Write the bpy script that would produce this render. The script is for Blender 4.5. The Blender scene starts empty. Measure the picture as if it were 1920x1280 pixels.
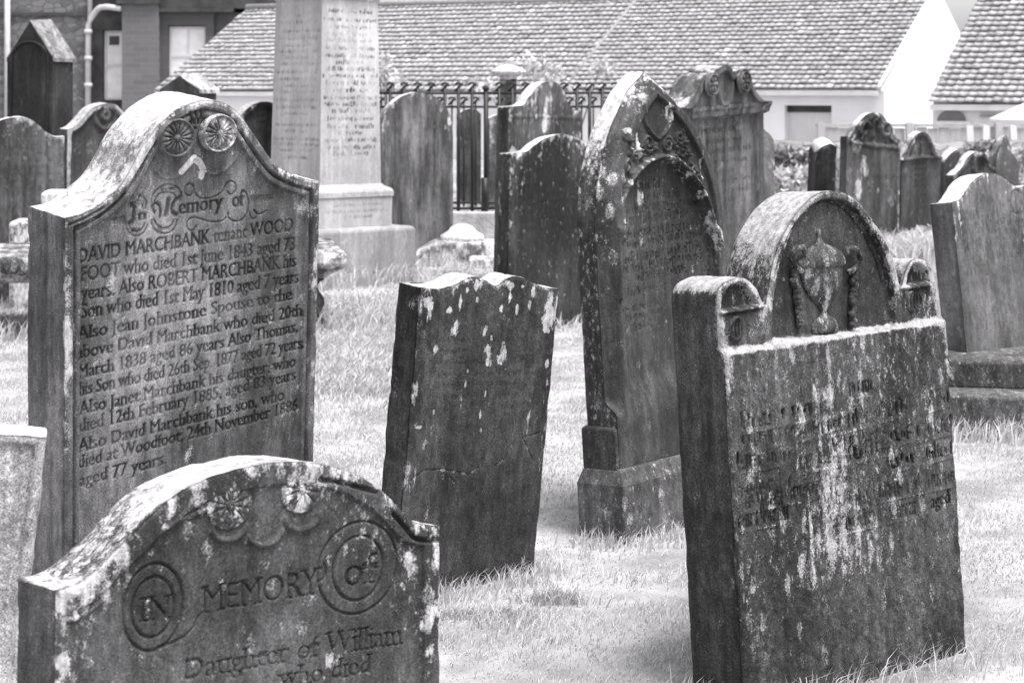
import bpy, math, random
import numpy as np
from mathutils import Matrix, Vector

random.seed(7)
RNG = np.random.default_rng(7)
SC = bpy.context.scene
COL = SC.collection
rad = math.radians

# ------------------------------------------------------------------ camera, sky, sun, exposure
EYE, FPX, HY = 1.6, 3600.0, 160.0          # eye height, focal length and horizon row (1920 px wide photograph)
cam_d = bpy.data.cameras.new("camera"); cam = bpy.data.objects.new("camera", cam_d); COL.objects.link(cam)
cam.location = (0, 0, EYE); cam.rotation_euler = (rad(90), 0, 0)
cam_d.sensor_width = 36; cam_d.lens = 36 * FPX / 1920; cam_d.shift_y = -(640 - HY) / 1920
cam_d.clip_end = 2000
cam_d.dof.use_dof = True; cam_d.dof.focus_distance = 5.4; cam_d.dof.aperture_fstop = 9
SC.camera = cam

W = bpy.data.worlds.new("World"); SC.world = W; W.use_nodes = True
wn = W.node_tree; bgn = wn.nodes["Background"]
sky = wn.nodes.new("ShaderNodeTexSky"); sky.sky_type = 'NISHITA'; sky.sun_disc = False
SUN_EL, SUN_AZ = rad(70), rad(128)         # azimuth clockwise from +Y
sky.sun_elevation = SUN_EL; sky.sun_rotation = SUN_AZ; sky.dust_density = 3
bw = wn.nodes.new("ShaderNodeRGBToBW")
wn.links.new(sky.outputs[0], bw.inputs[0]); wn.links.new(bw.outputs[0], bgn.inputs[0])
bgn.inputs[1].default_value = 0.105
sun_d = bpy.data.lights.new("sun", 'SUN'); sun = bpy.data.objects.new("sun", sun_d); COL.objects.link(sun)
sun_d.energy = 1.5; sun_d.angle = rad(26); sun_d.color = (1, 0.985, 0.97)
sdir = Vector((math.sin(SUN_AZ) * math.cos(SUN_EL), math.cos(SUN_AZ) * math.cos(SUN_EL), math.sin(SUN_EL)))
sun.rotation_euler = sdir.to_track_quat('Z', 'Y').to_euler()
SC.view_settings.view_transform = 'Standard'; SC.view_settings.look = 'None'
SC.view_settings.exposure = 1.75; SC.view_settings.gamma = 1
SC.render.engine = 'CYCLES'
SC.cycles.use_denoising = True
SC.cycles.max_bounces = 6; SC.cycles.diffuse_bounces = 3; SC.cycles.transparent_max_bounces = 4

# ------------------------------------------------------------------ scene-graph helpers
def tag(o, label=None, cat=None, group=None, kind=None):
    if label: o["label"] = label
    if cat: o["category"] = cat
    if group: o["group"] = group
    if kind: o["kind"] = kind
    return o

def empty(name, M, label, cat, group=None):
    o = bpy.data.objects.new(name, None); COL.objects.link(o)
    o.empty_display_size = 0.2
    o.matrix_world = M
    return tag(o, label, cat, group)

def at(loc, rz=0.0):
    return Matrix.Translation(loc) @ Matrix.Rotation(rz, 4, 'Z')

def mk(name, V, F, mat, parent=None, smooth=True, attrs=None, mats=None):
    """V (n,3) array; F list of (k,m) int arrays with m corners each, or python lists"""
    V = np.asarray(V, dtype=np.float32)
    me = bpy.data.meshes.new(name)
    loops, starts, tot = [], [], 0
    for f in F:
        f = np.asarray(f, dtype=np.int32)
        if f.ndim == 1: f = f[None]
        k, m = f.shape
        starts.append(tot + np.arange(k) * m); tot += k * m
        loops.append(f.ravel())
    loops = np.concatenate(loops); starts = np.concatenate(starts).astype(np.int32)
    me.vertices.add(len(V)); me.vertices.foreach_set("co", V.ravel())
    me.loops.add(len(loops)); me.loops.foreach_set("vertex_index", loops)
    me.polygons.add(len(starts)); me.polygons.foreach_set("loop_start", starts)
    me.update(calc_edges=True)
    me.validate()
    if smooth: me.polygons.foreach_set("use_smooth", np.ones(len(me.polygons), dtype=bool))
    for a, vals in (attrs or {}).items():
        at_ = me.attributes.new(a, 'FLOAT', 'POINT'); at_.data.foreach_set("value", np.asarray(vals, dtype=np.float32))
    me.materials.append(mat)
    o = bpy.data.objects.new(name, me); COL.objects.link(o)
    if parent: o.parent = parent
    return o

class Geo:
    def __init__(s): s.v, s.f = [], []
    def add(s, vs, fs):
        b = len(s.v); s.v += [tuple(v) for v in vs]; s.f += [tuple(i + b for i in f) for f in fs]; return s
    def box(s, x0, x1, y0, y1, z0, z1):
        return s.add([(x0,y0,z0),(x1,y0,z0),(x1,y1,z0),(x0,y1,z0),(x0,y0,z1),(x1,y0,z1),(x1,y1,z1),(x0,y1,z1)],
                     [(0,3,2,1),(4,5,6,7),(0,1,5,4),(1,2,6,5),(2,3,7,6),(3,0,4,7)])
    def prism(s, pts, y0, y1):
        """polygon in x,z extruded along y"""
        n = len(pts)
        return s.add([(x, y0, z) for x, z in pts] + [(x, y1, z) for x, z in pts],
                     [tuple(range(n)), tuple(range(2*n-1, n-1, -1))] + [(i, i+n, (i+1) % n + n, (i+1) % n) for i in range(n)])
    def rings(s, rings, cap=True):
        n = len(rings[0]); b = len(s.v)
        for r in rings: s.v += [tuple(p) for p in r]
        for k in range(len(rings) - 1):
            for i in range(n):
                j = (i + 1) % n
                s.f.append((b+k*n+i, b+k*n+j, b+(k+1)*n+j, b+(k+1)*n+i))
        if cap:
            s.f.append(tuple(b + i for i in range(n-1, -1, -1))); s.f.append(tuple(b+(len(rings)-1)*n+i for i in range(n)))
        return s
    def lathe(s, prof, cx=0, cy=0, n=16, sy=1.0):
        return s.rings([[(cx + r*math.cos(2*math.pi*i/n), cy + sy*r*math.sin(2*math.pi*i/n), z) for i in range(n)] for r, z in prof])
    def square(s, prof, cx=0, cy=0):
        return s.rings([[(cx-h, cy-h, z), (cx+h, cy-h, z), (cx+h, cy+h, z), (cx-h, cy+h, z)] for h, z in prof])
    def tube(s, pts, r, n=8):
        pts = [Vector(p) for p in pts]; rr = []
        for i, p in enumerate(pts):
            d = (pts[min(i+1, len(pts)-1)] - pts[max(i-1, 0)]).normalized()
            a = d.cross(Vector((0, 0, 1)) if abs(d.z) < .9 else Vector((0, 1, 0))).normalized(); c = d.cross(a)
            q = r[i] if isinstance(r, (list, tuple)) else r
            rr.append([p + a*q*math.cos(2*math.pi*k/n) + c*q*math.sin(2*math.pi*k/n) for k in range(n)])
        return s.rings(rr)
    def ball(s, c, r, n=8):
        prof = [(max(1e-4, r*math.sin(math.pi*k/n)), c[2]-r*math.cos(math.pi*k/n)) for k in range(n+1)]
        return s.lathe(prof, c[0], c[1], n)
    def build(s, name, mat, parent=None, smooth=False, bevel=0.0):
        me = bpy.data.meshes.new(name); me.from_pydata(s.v, [], s.f); me.update()
        if smooth:
            for p in me.polygons: p.use_smooth = True
        me.materials.append(mat)
        o = bpy.data.objects.new(name, me); COL.objects.link(o)
        if parent: o.parent = parent
        if bevel:
            b = o.modifiers.new("bevel", 'BEVEL'); b.width = bevel; b.segments = 2; b.limit_method = 'ANGLE'; b.angle_limit = rad(40)
        return o

# ------------------------------------------------------------------ materials
def mixf(nt, a, b, fac, typ='MIX'):
    m = nt.nodes.new("ShaderNodeMix"); m.data_type = 'RGBA'; m.blend_type = typ
    for sock, v in ((m.inputs[6], a), (m.inputs[7], b), (m.inputs[0], fac)):
        if hasattr(v, "is_output") or isinstance(v, bpy.types.NodeSocket): nt.links.new(v, sock)
        elif isinstance(v, (int, float)): sock.default_value = v if sock == m.inputs[0] else (v, v, v, 1)
        else: sock.default_value = v
    return m.outputs[2]
def math_(nt, op, a, b=0.0, c=None, clamp=False):
    m = nt.nodes.new("ShaderNodeMath"); m.operation = op; m.use_clamp = clamp
    for i, v in enumerate((a, b, c)):
        if v is None: continue
        if isinstance(v, bpy.types.NodeSocket): nt.links.new(v, m.inputs[i])
        else: m.inputs[i].default_value = v
    return m.outputs[0]
def noise(nt, vec, scale, detail=4, rough=.55, mapscale=None, off=(0, 0, 0)):
    mp = nt.nodes.new("ShaderNodeMapping"); nt.links.new(vec, mp.inputs[0]); mp.inputs[1].default_value = off
    if mapscale: mp.inputs[3].default_value = mapscale
    n = nt.nodes.new("ShaderNodeTexNoise"); n.inputs["Scale"].default_value = scale
    n.inputs["Detail"].default_value = detail; n.inputs["Roughness"].default_value = rough
    nt.links.new(mp.outputs[0], n.inputs["Vector"]); return n.outputs[0]
def ramp(nt, v, a, b, lo=0.0, hi=1.0):
    m = nt.nodes.new("ShaderNodeMapRange"); m.interpolation_type = 'SMOOTHSTEP'
    m.inputs[1].default_value = a; m.inputs[2].default_value = b; m.inputs[3].default_value = lo; m.inputs[4].default_value = hi
    nt.links.new(v, m.inputs[0]); return m.outputs[0]
def base_mat(name, rough=.9, spec=.2):
    m = bpy.data.materials.new(name); m.use_nodes = True; nt = m.node_tree
    p = nt.nodes["Principled BSDF"]; p.inputs["Roughness"].default_value = rough
    p.inputs["Specular IOR Level"].default_value = spec
    tc = nt.nodes.new("ShaderNodeTexCoord")
    return m, nt, p, tc.outputs["Object"]
def bump(nt, p, h, strength, dist):
    b = nt.nodes.new("ShaderNodeBump"); b.inputs["Strength"].default_value = strength; b.inputs["Distance"].default_value = dist
    nt.links.new(h, b.inputs["Height"]); nt.links.new(b.outputs[0], p.inputs["Normal"])
def g4(v): return (v, v * .985, v * 1.015, 1)       # the print's faintly violet grey

_sid = [0]; SD = .52
def stone(name, dark=.06, mid=.15, pale=.62, streak=.5, speck=55, grain=.6, lich0=.0, blot=3.0, sz=.6):
    """weathered sandstone: dark soiling, vertical run-off streaks, grain, pale lichen (attribute lich), soot/paint in letters, dark grooves and hollows, painted rim shade (attribute ink)"""
    _sid[0] += 1
    off = (_sid[0] * 3.7, _sid[0] * 1.3, _sid[0] * 5.1)
    m, nt, p, oc = base_mat(name)
    big = noise(nt, oc, blot, 5, .6, off=off)
    st = noise(nt, oc, 16, 5, .6, (1, 1, .09), off)
    st2 = noise(nt, oc, 60, 3, .6, (1, 1, .16), off)
    fine = noise(nt, oc, 190, 4, .75, off=off)
    med = noise(nt, oc, 42, 5, .7, (1, 1, .55), off)
    f = math_(nt, 'MULTIPLY_ADD', st, streak, math_(nt, 'MULTIPLY', big, 1 - streak * .5))
    f = math_(nt, 'MULTIPLY_ADD', st2, streak * .35, f)
    f = ramp(nt, f, .33 + streak * .33, .80 + streak * .42)
    soil = noise(nt, oc, 2.6, 3, .5, (1, 1, .38), (off[2], off[0], off[1]))        # broad damp and soot staining, drawn out downwards
    run = noise(nt, oc, 9, 4, .6, (1, 1, .12), (off[1], off[2], off[0]))
    f = math_(nt, 'MULTIPLY', f, ramp(nt, math_(nt, 'MULTIPLY_ADD', run, .45, math_(nt, 'MULTIPLY', soil, .55)), .36, .62, .25, 1.25))
    col = mixf(nt, g4(dark * SD * .72), g4(mid * SD * 1.22), f)
    gr = ramp(nt, fine, .3, .72, 1 - grain * .75, 1 + grain * .75)
    md = ramp(nt, med, .3, .7, 1 - grain * .5, 1 + grain * .5)
    col = mixf(nt, col, mixf(nt, gr, md, 1.0, 'MULTIPLY'), 1.0, 'MULTIPLY')
    la = nt.nodes.new("ShaderNodeAttribute"); la.attribute_name = "lich"
    ia = nt.nodes.new("ShaderNodeAttribute"); ia.attribute_name = "ink"
    vo = nt.nodes.new("ShaderNodeTexVoronoi"); vo.inputs["Scale"].default_value = speck
    mp = nt.nodes.new("ShaderNodeMapping"); mp.inputs[1].default_value = off; mp.inputs[3].default_value = (1, 1, sz)
    wob = nt.nodes.new("ShaderNodeVectorMath"); wob.operation = 'MULTIPLY_ADD'
    nz = nt.nodes.new("ShaderNodeTexNoise"); nz.inputs["Scale"].default_value = speck * 1.1; nz.inputs["Detail"].default_value = 3
    nt.links.new(oc, nz.inputs["Vector"]); nt.links.new(nz.outputs[1], wob.inputs[0]); wob.inputs[1].default_value = (.022,) * 3
    nt.links.new(oc, wob.inputs[2]); nt.links.new(wob.outputs[0], mp.inputs[0]); nt.links.new(mp.outputs[0], vo.inputs["Vector"])
    sp = math_(nt, 'SUBTRACT', 1.0, vo.outputs["Distance"])          # 1 at a lichen's heart
    rnd = nt.nodes.new("ShaderNodeSeparateColor"); nt.links.new(vo.outputs["Color"], rnd.inputs[0])
    sp = math_(nt, 'MULTIPLY_ADD', rnd.outputs[0], .45, math_(nt, 'MULTIPLY', sp, .55))
    v2 = nt.nodes.new("ShaderNodeTexVoronoi"); v2.inputs["Scale"].default_value = speck * .36; nt.links.new(mp.outputs[0], v2.inputs["Vector"])
    r2 = nt.nodes.new("ShaderNodeSeparateColor"); nt.links.new(v2.outputs["Color"], r2.inputs[0])
    cr = math_(nt, 'MULTIPLY', ramp(nt, v2.outputs["Distance"], .62, .30), ramp(nt, r2.outputs[1], .45, .95))     # larger round crusts, few of them
    sp = math_(nt, 'MAXIMUM', sp, math_(nt, 'MULTIPLY_ADD', cr, .55, .38))
    n = math_(nt, 'MULTIPLY_ADD', sp, .55, math_(nt, 'MULTIPLY', med, .45))
    n = math_(nt, 'MULTIPLY_ADD', math_(nt, 'SUBTRACT', fine, .5), .60, n)
    l = math_(nt, 'ADD', la.outputs["Fac"], lich0)
    th = math_(nt, 'ADD', n, math_(nt, 'MULTIPLY', l, .72))
    lf = ramp(nt, th, .74, 1.06)
    pc = mixf(nt, g4(pale * .5), g4(pale * 1.05), ramp(nt, math_(nt, 'MULTIPLY_ADD', st2, .5, math_(nt, 'MULTIPLY', med, .5)), .36, .66))
    pc = mixf(nt, pc, gr, .6, 'MULTIPLY')
    col = mixf(nt, col, pc, lf)
    ink = math_(nt, 'MULTIPLY', ia.outputs["Fac"], math_(nt, 'SUBTRACT', 1.0, math_(nt, 'MULTIPLY', lf, .45)))
    col = mixf(nt, col, g4(.012), ink)
    nt.links.new(col, p.inputs["Base Color"])
    h = math_(nt, 'MULTIPLY_ADD', fine, .5, math_(nt, 'MULTIPLY', med, 1.0))
    h = math_(nt, 'MULTIPLY_ADD', lf, .35, h)
    bump(nt, p, h, .55, .006)
    return m

def plain(name, v, var=.25, scale=8, rough=.8, spec=.25, bumpd=.0, bscale=60, mapscale=None):
    m, nt, p, oc = base_mat(name, rough, spec)
    n = noise(nt, oc, scale, 6, .6, mapscale)
    nt.links.new(mixf(nt, g4(v * (1 - var)), g4(v * (1 + var)), ramp(nt, n, .3, .7)), p.inputs["Base Color"])
    if bumpd: bump(nt, p, noise(nt, oc, bscale, 4, .6, mapscale), .6, bumpd)
    return m

def rubble_mat(name, lo, hi, scale=2.2):
    m, nt, p, oc = base_mat(name)
    v = nt.nodes.new("ShaderNodeTexVoronoi"); v.feature = 'DISTANCE_TO_EDGE'; v.inputs["Scale"].default_value = scale
    c = nt.nodes.new("ShaderNodeTexVoronoi"); c.inputs["Scale"].default_value = scale
    mp = nt.nodes.new("ShaderNodeMapping"); mp.inputs[3].default_value = (1, 1, 1.7); nt.links.new(oc, mp.inputs[0])
    nt.links.new(mp.outputs[0], v.inputs["Vector"]); nt.links.new(mp.outputs[0], c.inputs["Vector"])
    s = nt.nodes.new("ShaderNodeSeparateColor"); nt.links.new(c.outputs["Color"], s.inputs[0])
    col = mixf(nt, g4(lo), g4(hi), math_(nt, 'MULTIPLY_ADD', s.outputs[0], .6, math_(nt, 'MULTIPLY', noise(nt, oc, 9, 6, .7), .5)))
    e = ramp(nt, v.outputs["Distance"], .02, .09)
    nt.links.new(mixf(nt, g4(hi * .55), col, e), p.inputs["Base Color"]); bump(nt, p, e, .8, .03)
    return m

def course_mat(name, v, bw=.34, bh=.1):
    m, nt, p, oc = base_mat(name)
    b = nt.nodes.new("ShaderNodeTexBrick"); b.inputs["Scale"].default_value = 1
    mp = nt.nodes.new("ShaderNodeMapping"); mp.inputs[2].default_value = (rad(90), 0, 0); nt.links.new(oc, mp.inputs[0]); nt.links.new(mp.outputs[0], b.inputs["Vector"])
    b.inputs["Brick Width"].default_value = bw; b.inputs["Row Height"].default_value = bh; b.inputs["Mortar Size"].default_value = .008
    b.inputs["Color1"].default_value = g4(v * .8); b.inputs["Color2"].default_value = g4(v * 1.2); b.inputs["Mortar"].default_value = g4(v * 1.5)
    nt.links.new(mixf(nt, b.outputs[0], g4(v), noise(nt, oc, 5, 6, .7), 'MIX'), p.inputs["Base Color"])
    bump(nt, p, b.outputs["Fac"], -.4, .01); return m

def attr_mat(name, lo, hi, rough=.85, trans=0.0, attr="shade", nscale=0, spec=.15):
    """colour runs from lo to hi with a per-blade / per-leaf / per-tile attribute"""
    m, nt, p, oc = base_mat(name, rough, spec)
    a = nt.nodes.new("ShaderNodeAttribute"); a.attribute_name = attr
    c = mixf(nt, g4(lo), g4(hi), a.outputs["Fac"])
    if nscale: c = mixf(nt, c, ramp(nt, noise(nt, oc, nscale, 6, .75), .25, .75, .55, 1.45), 1.0, 'MULTIPLY')
    nt.links.new(c, p.inputs["Base Color"])
    if trans:
        t = nt.nodes.new("ShaderNodeBsdfTranslucent"); nt.links.new(c, t.inputs[0])
        mx = nt.nodes.new("ShaderNodeMixShader"); mx.inputs[0].default_value = trans
        nt.links.new(p.outputs[0], mx.inputs[1]); nt.links.new(t.outputs[0], mx.inputs[2])
        nt.links.new(mx.outputs[0], nt.nodes["Material Output"].inputs[0])
    return m

# ------------------------------------------------------------------ numpy helpers
def vnoise(x, y, seed=0, octaves=4, gain=.5):
    """smooth value noise, roughly -1..1"""
    out = np.zeros_like(x, dtype=np.float64); amp, tot = 1.0, 0.0
    for o in range(octaves):
        r = np.random.default_rng(seed * 101 + o); g = r.random((64, 64)) * 2 - 1
        xi, yi = np.floor(x).astype(int), np.floor(y).astype(int)
        fx, fy = x - xi, y - yi; fx = fx*fx*(3-2*fx); fy = fy*fy*(3-2*fy)
        a, b = g[yi & 63, xi & 63], g[yi & 63, (xi+1) & 63]; c, d = g[(yi+1) & 63, xi & 63], g[(yi+1) & 63, (xi+1) & 63]
        out += amp * ((a*(1-fx)+b*fx)*(1-fy) + (c*(1-fx)+d*fx)*fy); tot += amp
        x, y, amp = x*2.03+11.3, y*2.03+5.7, amp*gain
    return out / tot
def sstep(a, b, x):
    t = np.clip((x - a) / (b - a), 0, 1); return t*t*(3-2*t)
def blur(a, n=1):
    for _ in range(n):
        p = np.pad(a, 1, mode='edge')
        a = (p[:-2, 1:-1] + 2*p[1:-1, 1:-1] + p[2:, 1:-1]) / 4
        p = np.pad(a, 1, mode='edge')
        a = (p[1:-1, :-2] + 2*p[1:-1, 1:-1] + p[1:-1, 2:]) / 4
    return a
def smooth_curve(pts, sub=8):
    """Catmull-Rom through pts"""
    P = np.asarray(pts, float); n = len(P)
    if n < 3: return P
    out = []
    for i in range(n - 1):
        p0, p1, p2, p3 = P[max(i-1, 0)], P[i], P[i+1], P[min(i+2, n-1)]
        for k in range(sub):
            t = k / sub
            out.append(.5*((2*p1) + (-p0+p2)*t + (2*p0-5*p1+4*p2-p3)*t*t + (-p0+3*p1-3*p2+p3)*t**3))
    out.append(P[-1]); return np.array(out)
def crop(ox, oy, s, pts): return [(ox + x/s, oy + y/s) for x, y in pts]

# lettering: outlines of the built-in face, stems thickened and given slab serifs, so it reads as a mason's roman
_fc = {}
def glyphs(text, serif=True, bold=.03):
    key = (text, serif, bold)
    if key in _fc: return _fc[key]
    cu = bpy.data.curves.new("t", 'FONT'); cu.body = text; cu.size = 1; cu.resolution_u = 3; cu.fill_mode = 'FRONT'
    ob = bpy.data.objects.new("t", cu); COL.objects.link(ob)
    dg = bpy.context.evaluated_depsgraph_get(); dg.update()
    me = bpy.data.meshes.new_from_object(ob.evaluated_get(dg))
    me.calc_loop_triangles()
    co = np.array([v.co[:2] for v in me.vertices]) if len(me.vertices) else np.zeros((0, 2))
    tr = [co[list(t.vertices)] for t in me.loop_triangles]; sf = []
    if serif:
        cnt = {}
        for t in me.loop_triangles:
            a, b, c = t.vertices
            for e in ((a, b), (b, c), (c, a)): k = tuple(sorted(e)); cnt[k] = cnt.get(k, 0) + 1
        for (a, b), n in cnt.items():
            if n != 1: continue
            p, q = co[a], co[b]; L = abs(p[0]-q[0])
            if abs(p[1]-q[1]) < 2e-3 and .05 < L < .17:
                x0, x1 = min(p[0], q[0]) - .07, max(p[0], q[0]) + .07; y = p[1]
                up = 1 if y < .2 else -1
                y0, y1 = sorted((y, y + up*.045))
                sf += [np.array([(x0, y0), (x1, y0), (x1, y1)]), np.array([(x0, y0), (x1, y1), (x0, y1)])]
    if bold: tr = tr + [t + (bold, 0) for t in tr]; sf = [t + (bold/2, 0) for t in sf]
    tr = (tr, sf)
    bpy.data.objects.remove(ob); bpy.data.curves.remove(cu); bpy.data.meshes.remove(me)
    _fc[key] = tr; return tr

def pseudo(n, seed):
    """worn-away, unreadable lettering: broken strokes in word-like clumps"""
    r = random.Random(seed); tr = []; x = 0
    def q(x0, y0, x1, y1, w):
        d = np.array((x1-x0, y1-y0)); d = d/np.linalg.norm(d); p = np.array((-d[1], d[0]))*w
        a, b, c, e = np.array((x0, y0))-p, np.array((x1, y1))-p, np.array((x1, y1))+p, np.array((x0, y0))+p
        tr.extend([np.array([a, b, c]), np.array([a, c, e])])
    k = 0
    while k < n:
        for _ in range(r.choice((2, 3, 4, 5, 6, 7))):
            h = r.choice((.5, .5, .5, .7)); s = r.random()
            if s < .9: q(x+.08, r.choice((0, 0, .1, .2)), x+.08+r.uniform(-.03, .03), h*r.choice((1, 1, .7)), .05)
            if s > .35: q(x+.34, r.choice((0, .1, 0)), x+.34+r.uniform(-.05, .05), h*r.choice((1, .8, .6)), .045)
            if r.random() < .5: yy = r.choice((.03, h*.5, h-.04)); q(x+.1, yy, x+.34, yy+r.uniform(-.06, .06), .03)
            x += .46; k += 1
        x += .34
    return tr

class Raster:
    """a stone's front face as depth / ink / lichen maps in its own u,v metres"""
    def __init__(s, u0, u1, v0, v1, res):
        s.u0, s.v0, s.res = u0 - .01, v0 - .01, res
        s.nu, s.nv = int((u1-u0+.02)/res)+2, int((v1-v0+.02)/res)+2
        s.U, s.V = np.meshgrid(s.u0 + np.arange(s.nu)*res, s.v0 + np.arange(s.nv)*res)
        s.H = np.zeros_like(s.U); s.ink = np.zeros_like(s.U); s.lich = np.zeros_like(s.U); s.D = None
    def sample(s, a, u, v):
        x = np.clip((u - s.u0)/s.res, 0, s.nu-1.001); y = np.clip((v - s.v0)/s.res, 0, s.nv-1.001)
        xi, yi = x.astype(int), y.astype(int); fx, fy = x-xi, y-yi
        return (a[yi, xi]*(1-fx)+a[yi, xi+1]*fx)*(1-fy) + (a[yi+1, xi]*(1-fx)+a[yi+1, xi+1]*fx)*fy
    def dist_boundary(s, loop, step=.005):
        us = np.arange(s.U.min(), s.U.max()+step, step); vs = np.arange(s.V.min(), s.V.max()+step, step)
        u, v = np.meshgrid(us, vs); d = np.full(u.shape, 9.0)
        for (a, b) in zip(loop[:-1], loop[1:]):
            e = b - a; L = e @ e
            t = np.clip(((u-a[0])*e[0] + (v-a[1])*e[1]) / max(L, 1e-12), 0, 1)
            np.minimum(d, np.hypot(u-a[0]-t*e[0], v-a[1]-t*e[1]), out=d)
        x = np.clip((s.U-us[0])/step, 0, len(us)-1.001); y = np.clip((s.V-vs[0])/step, 0, len(vs)-1.001)
        xi, yi = x.astype(int), y.astype(int); fx, fy = x-xi, y-yi
        s.D = (d[yi, xi]*(1-fx)+d[yi, xi+1]*fx)*(1-fy) + (d[yi+1, xi]*(1-fx)+d[yi+1, xi+1]*fx)*fy
    def dline(s, pts):
        d = np.full(s.U.shape, 9.0); P = np.asarray(pts, float)
        for a, b in zip(P[:-1], P[1:]):
            m = .06
            i0, i1 = int((min(a[0], b[0])-m-s.u0)/s.res), int((max(a[0], b[0])+m-s.u0)/s.res)+1
            j0, j1 = int((min(a[1], b[1])-m-s.v0)/s.res), int((max(a[1], b[1])+m-s.v0)/s.res)+1
            i0, j0 = max(i0, 0), max(j0, 0)
            if i1 <= i0 or j1 <= j0: continue
            u, v = s.U[j0:j1, i0:i1], s.V[j0:j1, i0:i1]; e = b-a; L = max(e @ e, 1e-12)
            t = np.clip(((u-a[0])*e[0] + (v-a[1])*e[1])/L, 0, 1)
            d[j0:j1, i0:i1] = np.minimum(d[j0:j1, i0:i1], np.hypot(u-a[0]-t*e[0], v-a[1]-t*e[1]))
        return d
    def line(s, pts, w, depth, ink=0.0, smooth=True):
        d = s.dline(smooth_curve(pts, 6) if smooth else pts)
        k = 1 - sstep(w*.3, w, d); s.H += depth*k
        if ink: s.ink = np.maximum(s.ink, ink*k)
        return k
    def ellipse(s, c, ru, rv, w, depth, a0=0, a1=360, ink=0.0):
        a = np.radians(np.linspace(a0, a1, max(8, int(abs(a1-a0)/7))))
        return s.line(np.c_[c[0]+ru*np.cos(a), c[1]+rv*np.sin(a)], w, depth, ink, False)
    def poly(s, pts, soft=2):
        P = np.asarray(pts, float); m = np.zeros(s.U.shape, bool)
        for a, b in zip(P, np.roll(P, -1, axis=0)):
            if a[1] == b[1]: continue
            c = ((a[1] > s.V) != (b[1] > s.V)) & (s.U < (b[0]-a[0])*(s.V-a[1])/(b[1]-a[1]) + a[0])
            m ^= c
        return blur(m.astype(float), soft)
    def text(s, tris, p0, p1, height, depth=-.004, ink=0.0, soft=1, hmax=.73, worn=None, thin=1, er=0):
        """tris laid from p0 to p1 along the baseline, capitals `height` tall"""
        body, serifs = tris if isinstance(tris, tuple) else (tris, [])
        if not body: return
        A = np.array(body); xmin, xmax = A[:, :, 0].min(), A[:, :, 0].max()
        p0, p1 = np.array(p0), np.array(p1); e = (p1-p0); sx = 1/(xmax-xmin)
        up = np.array((-e[1], e[0])); up = up/np.linalg.norm(up)*height/hmax
        m = np.zeros(s.U.shape)
        for k, grp in enumerate((body, serifs)):
            if not grp: continue
            G = np.array(grp); P = p0 + ((G[:, :, :1]-xmin)*sx)*e + G[:, :, 1:2]*up
            for t in P:
                i0, i1 = int((t[:, 0].min()-s.u0)/s.res), int((t[:, 0].max()-s.u0)/s.res)+2
                j0, j1 = int((t[:, 1].min()-s.v0)/s.res), int((t[:, 1].max()-s.v0)/s.res)+2
                if i0 < 0 or j0 < 0 or i1 > s.nu or j1 > s.nv: continue
                u, v = s.U[j0:j1, i0:i1], s.V[j0:j1, i0:i1]
                (x0, y0), (x1, y1), (x2, y2) = t
                D = (y1-y2)*(x0-x2)+(x2-x1)*(y0-y2)
                if abs(D) < 1e-12: continue
                l0 = ((y1-y2)*(u-x2)+(x2-x1)*(v-y2))/D; l1 = ((y2-y0)*(u-x2)+(x0-x2)*(v-y2))/D
                m[j0:j1, i0:i1] = np.maximum(m[j0:j1, i0:i1], ((l0 >= -.08) & (l1 >= -.08) & (l0+l1 <= 1.08))*(1.0 if k == 0 else .75))
            if k == 0:
                for _ in range(er):
                    q = np.pad(m, 1); m = np.minimum.reduce([q[1:-1, 1:-1], q[:-2, 1:-1], q[2:, 1:-1], q[1:-1, :-2], q[1:-1, 2:]])
            if k == 0 and serifs:
                for _ in range(thin):      # hairlines: wear the strokes down from above and below
                    q = np.pad(m, ((1, 1), (0, 0))); m = np.minimum(m, .45*m+.55*np.minimum(q[:-2], q[2:]))
        m = blur(m, soft)
        if worn is not None: m = m*worn
        s.H += depth*m; s.ink = np.maximum(s.ink, ink*np.clip(m*1.3, 0, 1))

class Frame:
    """pose of a stone's front face, from where its upper corners and left edge stand"""
    def __init__(s, TL, TR, LB, YL, th):
        th = rad(th); s.ok = True
        ray = lambda p: np.array(((p[0]-960)/FPX, 1.0, -(p[1]-HY)/FPX))
        rl, rr, rb = ray(TL), ray(TR), ray(LB)
        A = rl*YL
        # A + w*(cos, sin, k) = Y*rr
        w = (rr[0]*YL - A[0]) / (math.cos(th) - rr[0]*math.sin(th)); Y = YL + w*math.sin(th)
        B = rr*Y; R = B - A; s.Wd = np.linalg.norm(R); R = R/s.Wd
        xl, zl = rb[0], rb[2]
        M = np.array([[1, -xl, 0], [0, -zl, 1], R]); b = np.array([A[0]-xl*A[1], A[2]-zl*A[1], 0])
        U = np.linalg.solve(M, b); U = U/np.linalg.norm(U)
        if U[2] < 0: U = -U
        s.R, s.U = R, U; s.N = np.cross(R, U)
        C = A + R*s.Wd/2; h = (C[2]+EYE)/U[2]
        s.O = C - U*h; s.h = h                                     # base centre, on the ground
        Mx = np.eye(4); Mx[:3, 0], Mx[:3, 1], Mx[:3, 2], Mx[:3, 3] = R, -s.N, U, s.O + (0, 0, EYE)
        s.M = Matrix(Mx.tolist())
    def uv(s, p, off=0.0):
        r = np.array(((p[0]-960)/FPX, 1.0, -(p[1]-HY)/FPX)); O = s.O + s.N*off
        t = (O @ s.N)/(r @ s.N); X = r*t - O
        return np.array((X @ s.R, X @ s.U))
    def uvs(s, pts, off=0.0): return np.array([s.uv(p, off) for p in pts])

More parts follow.
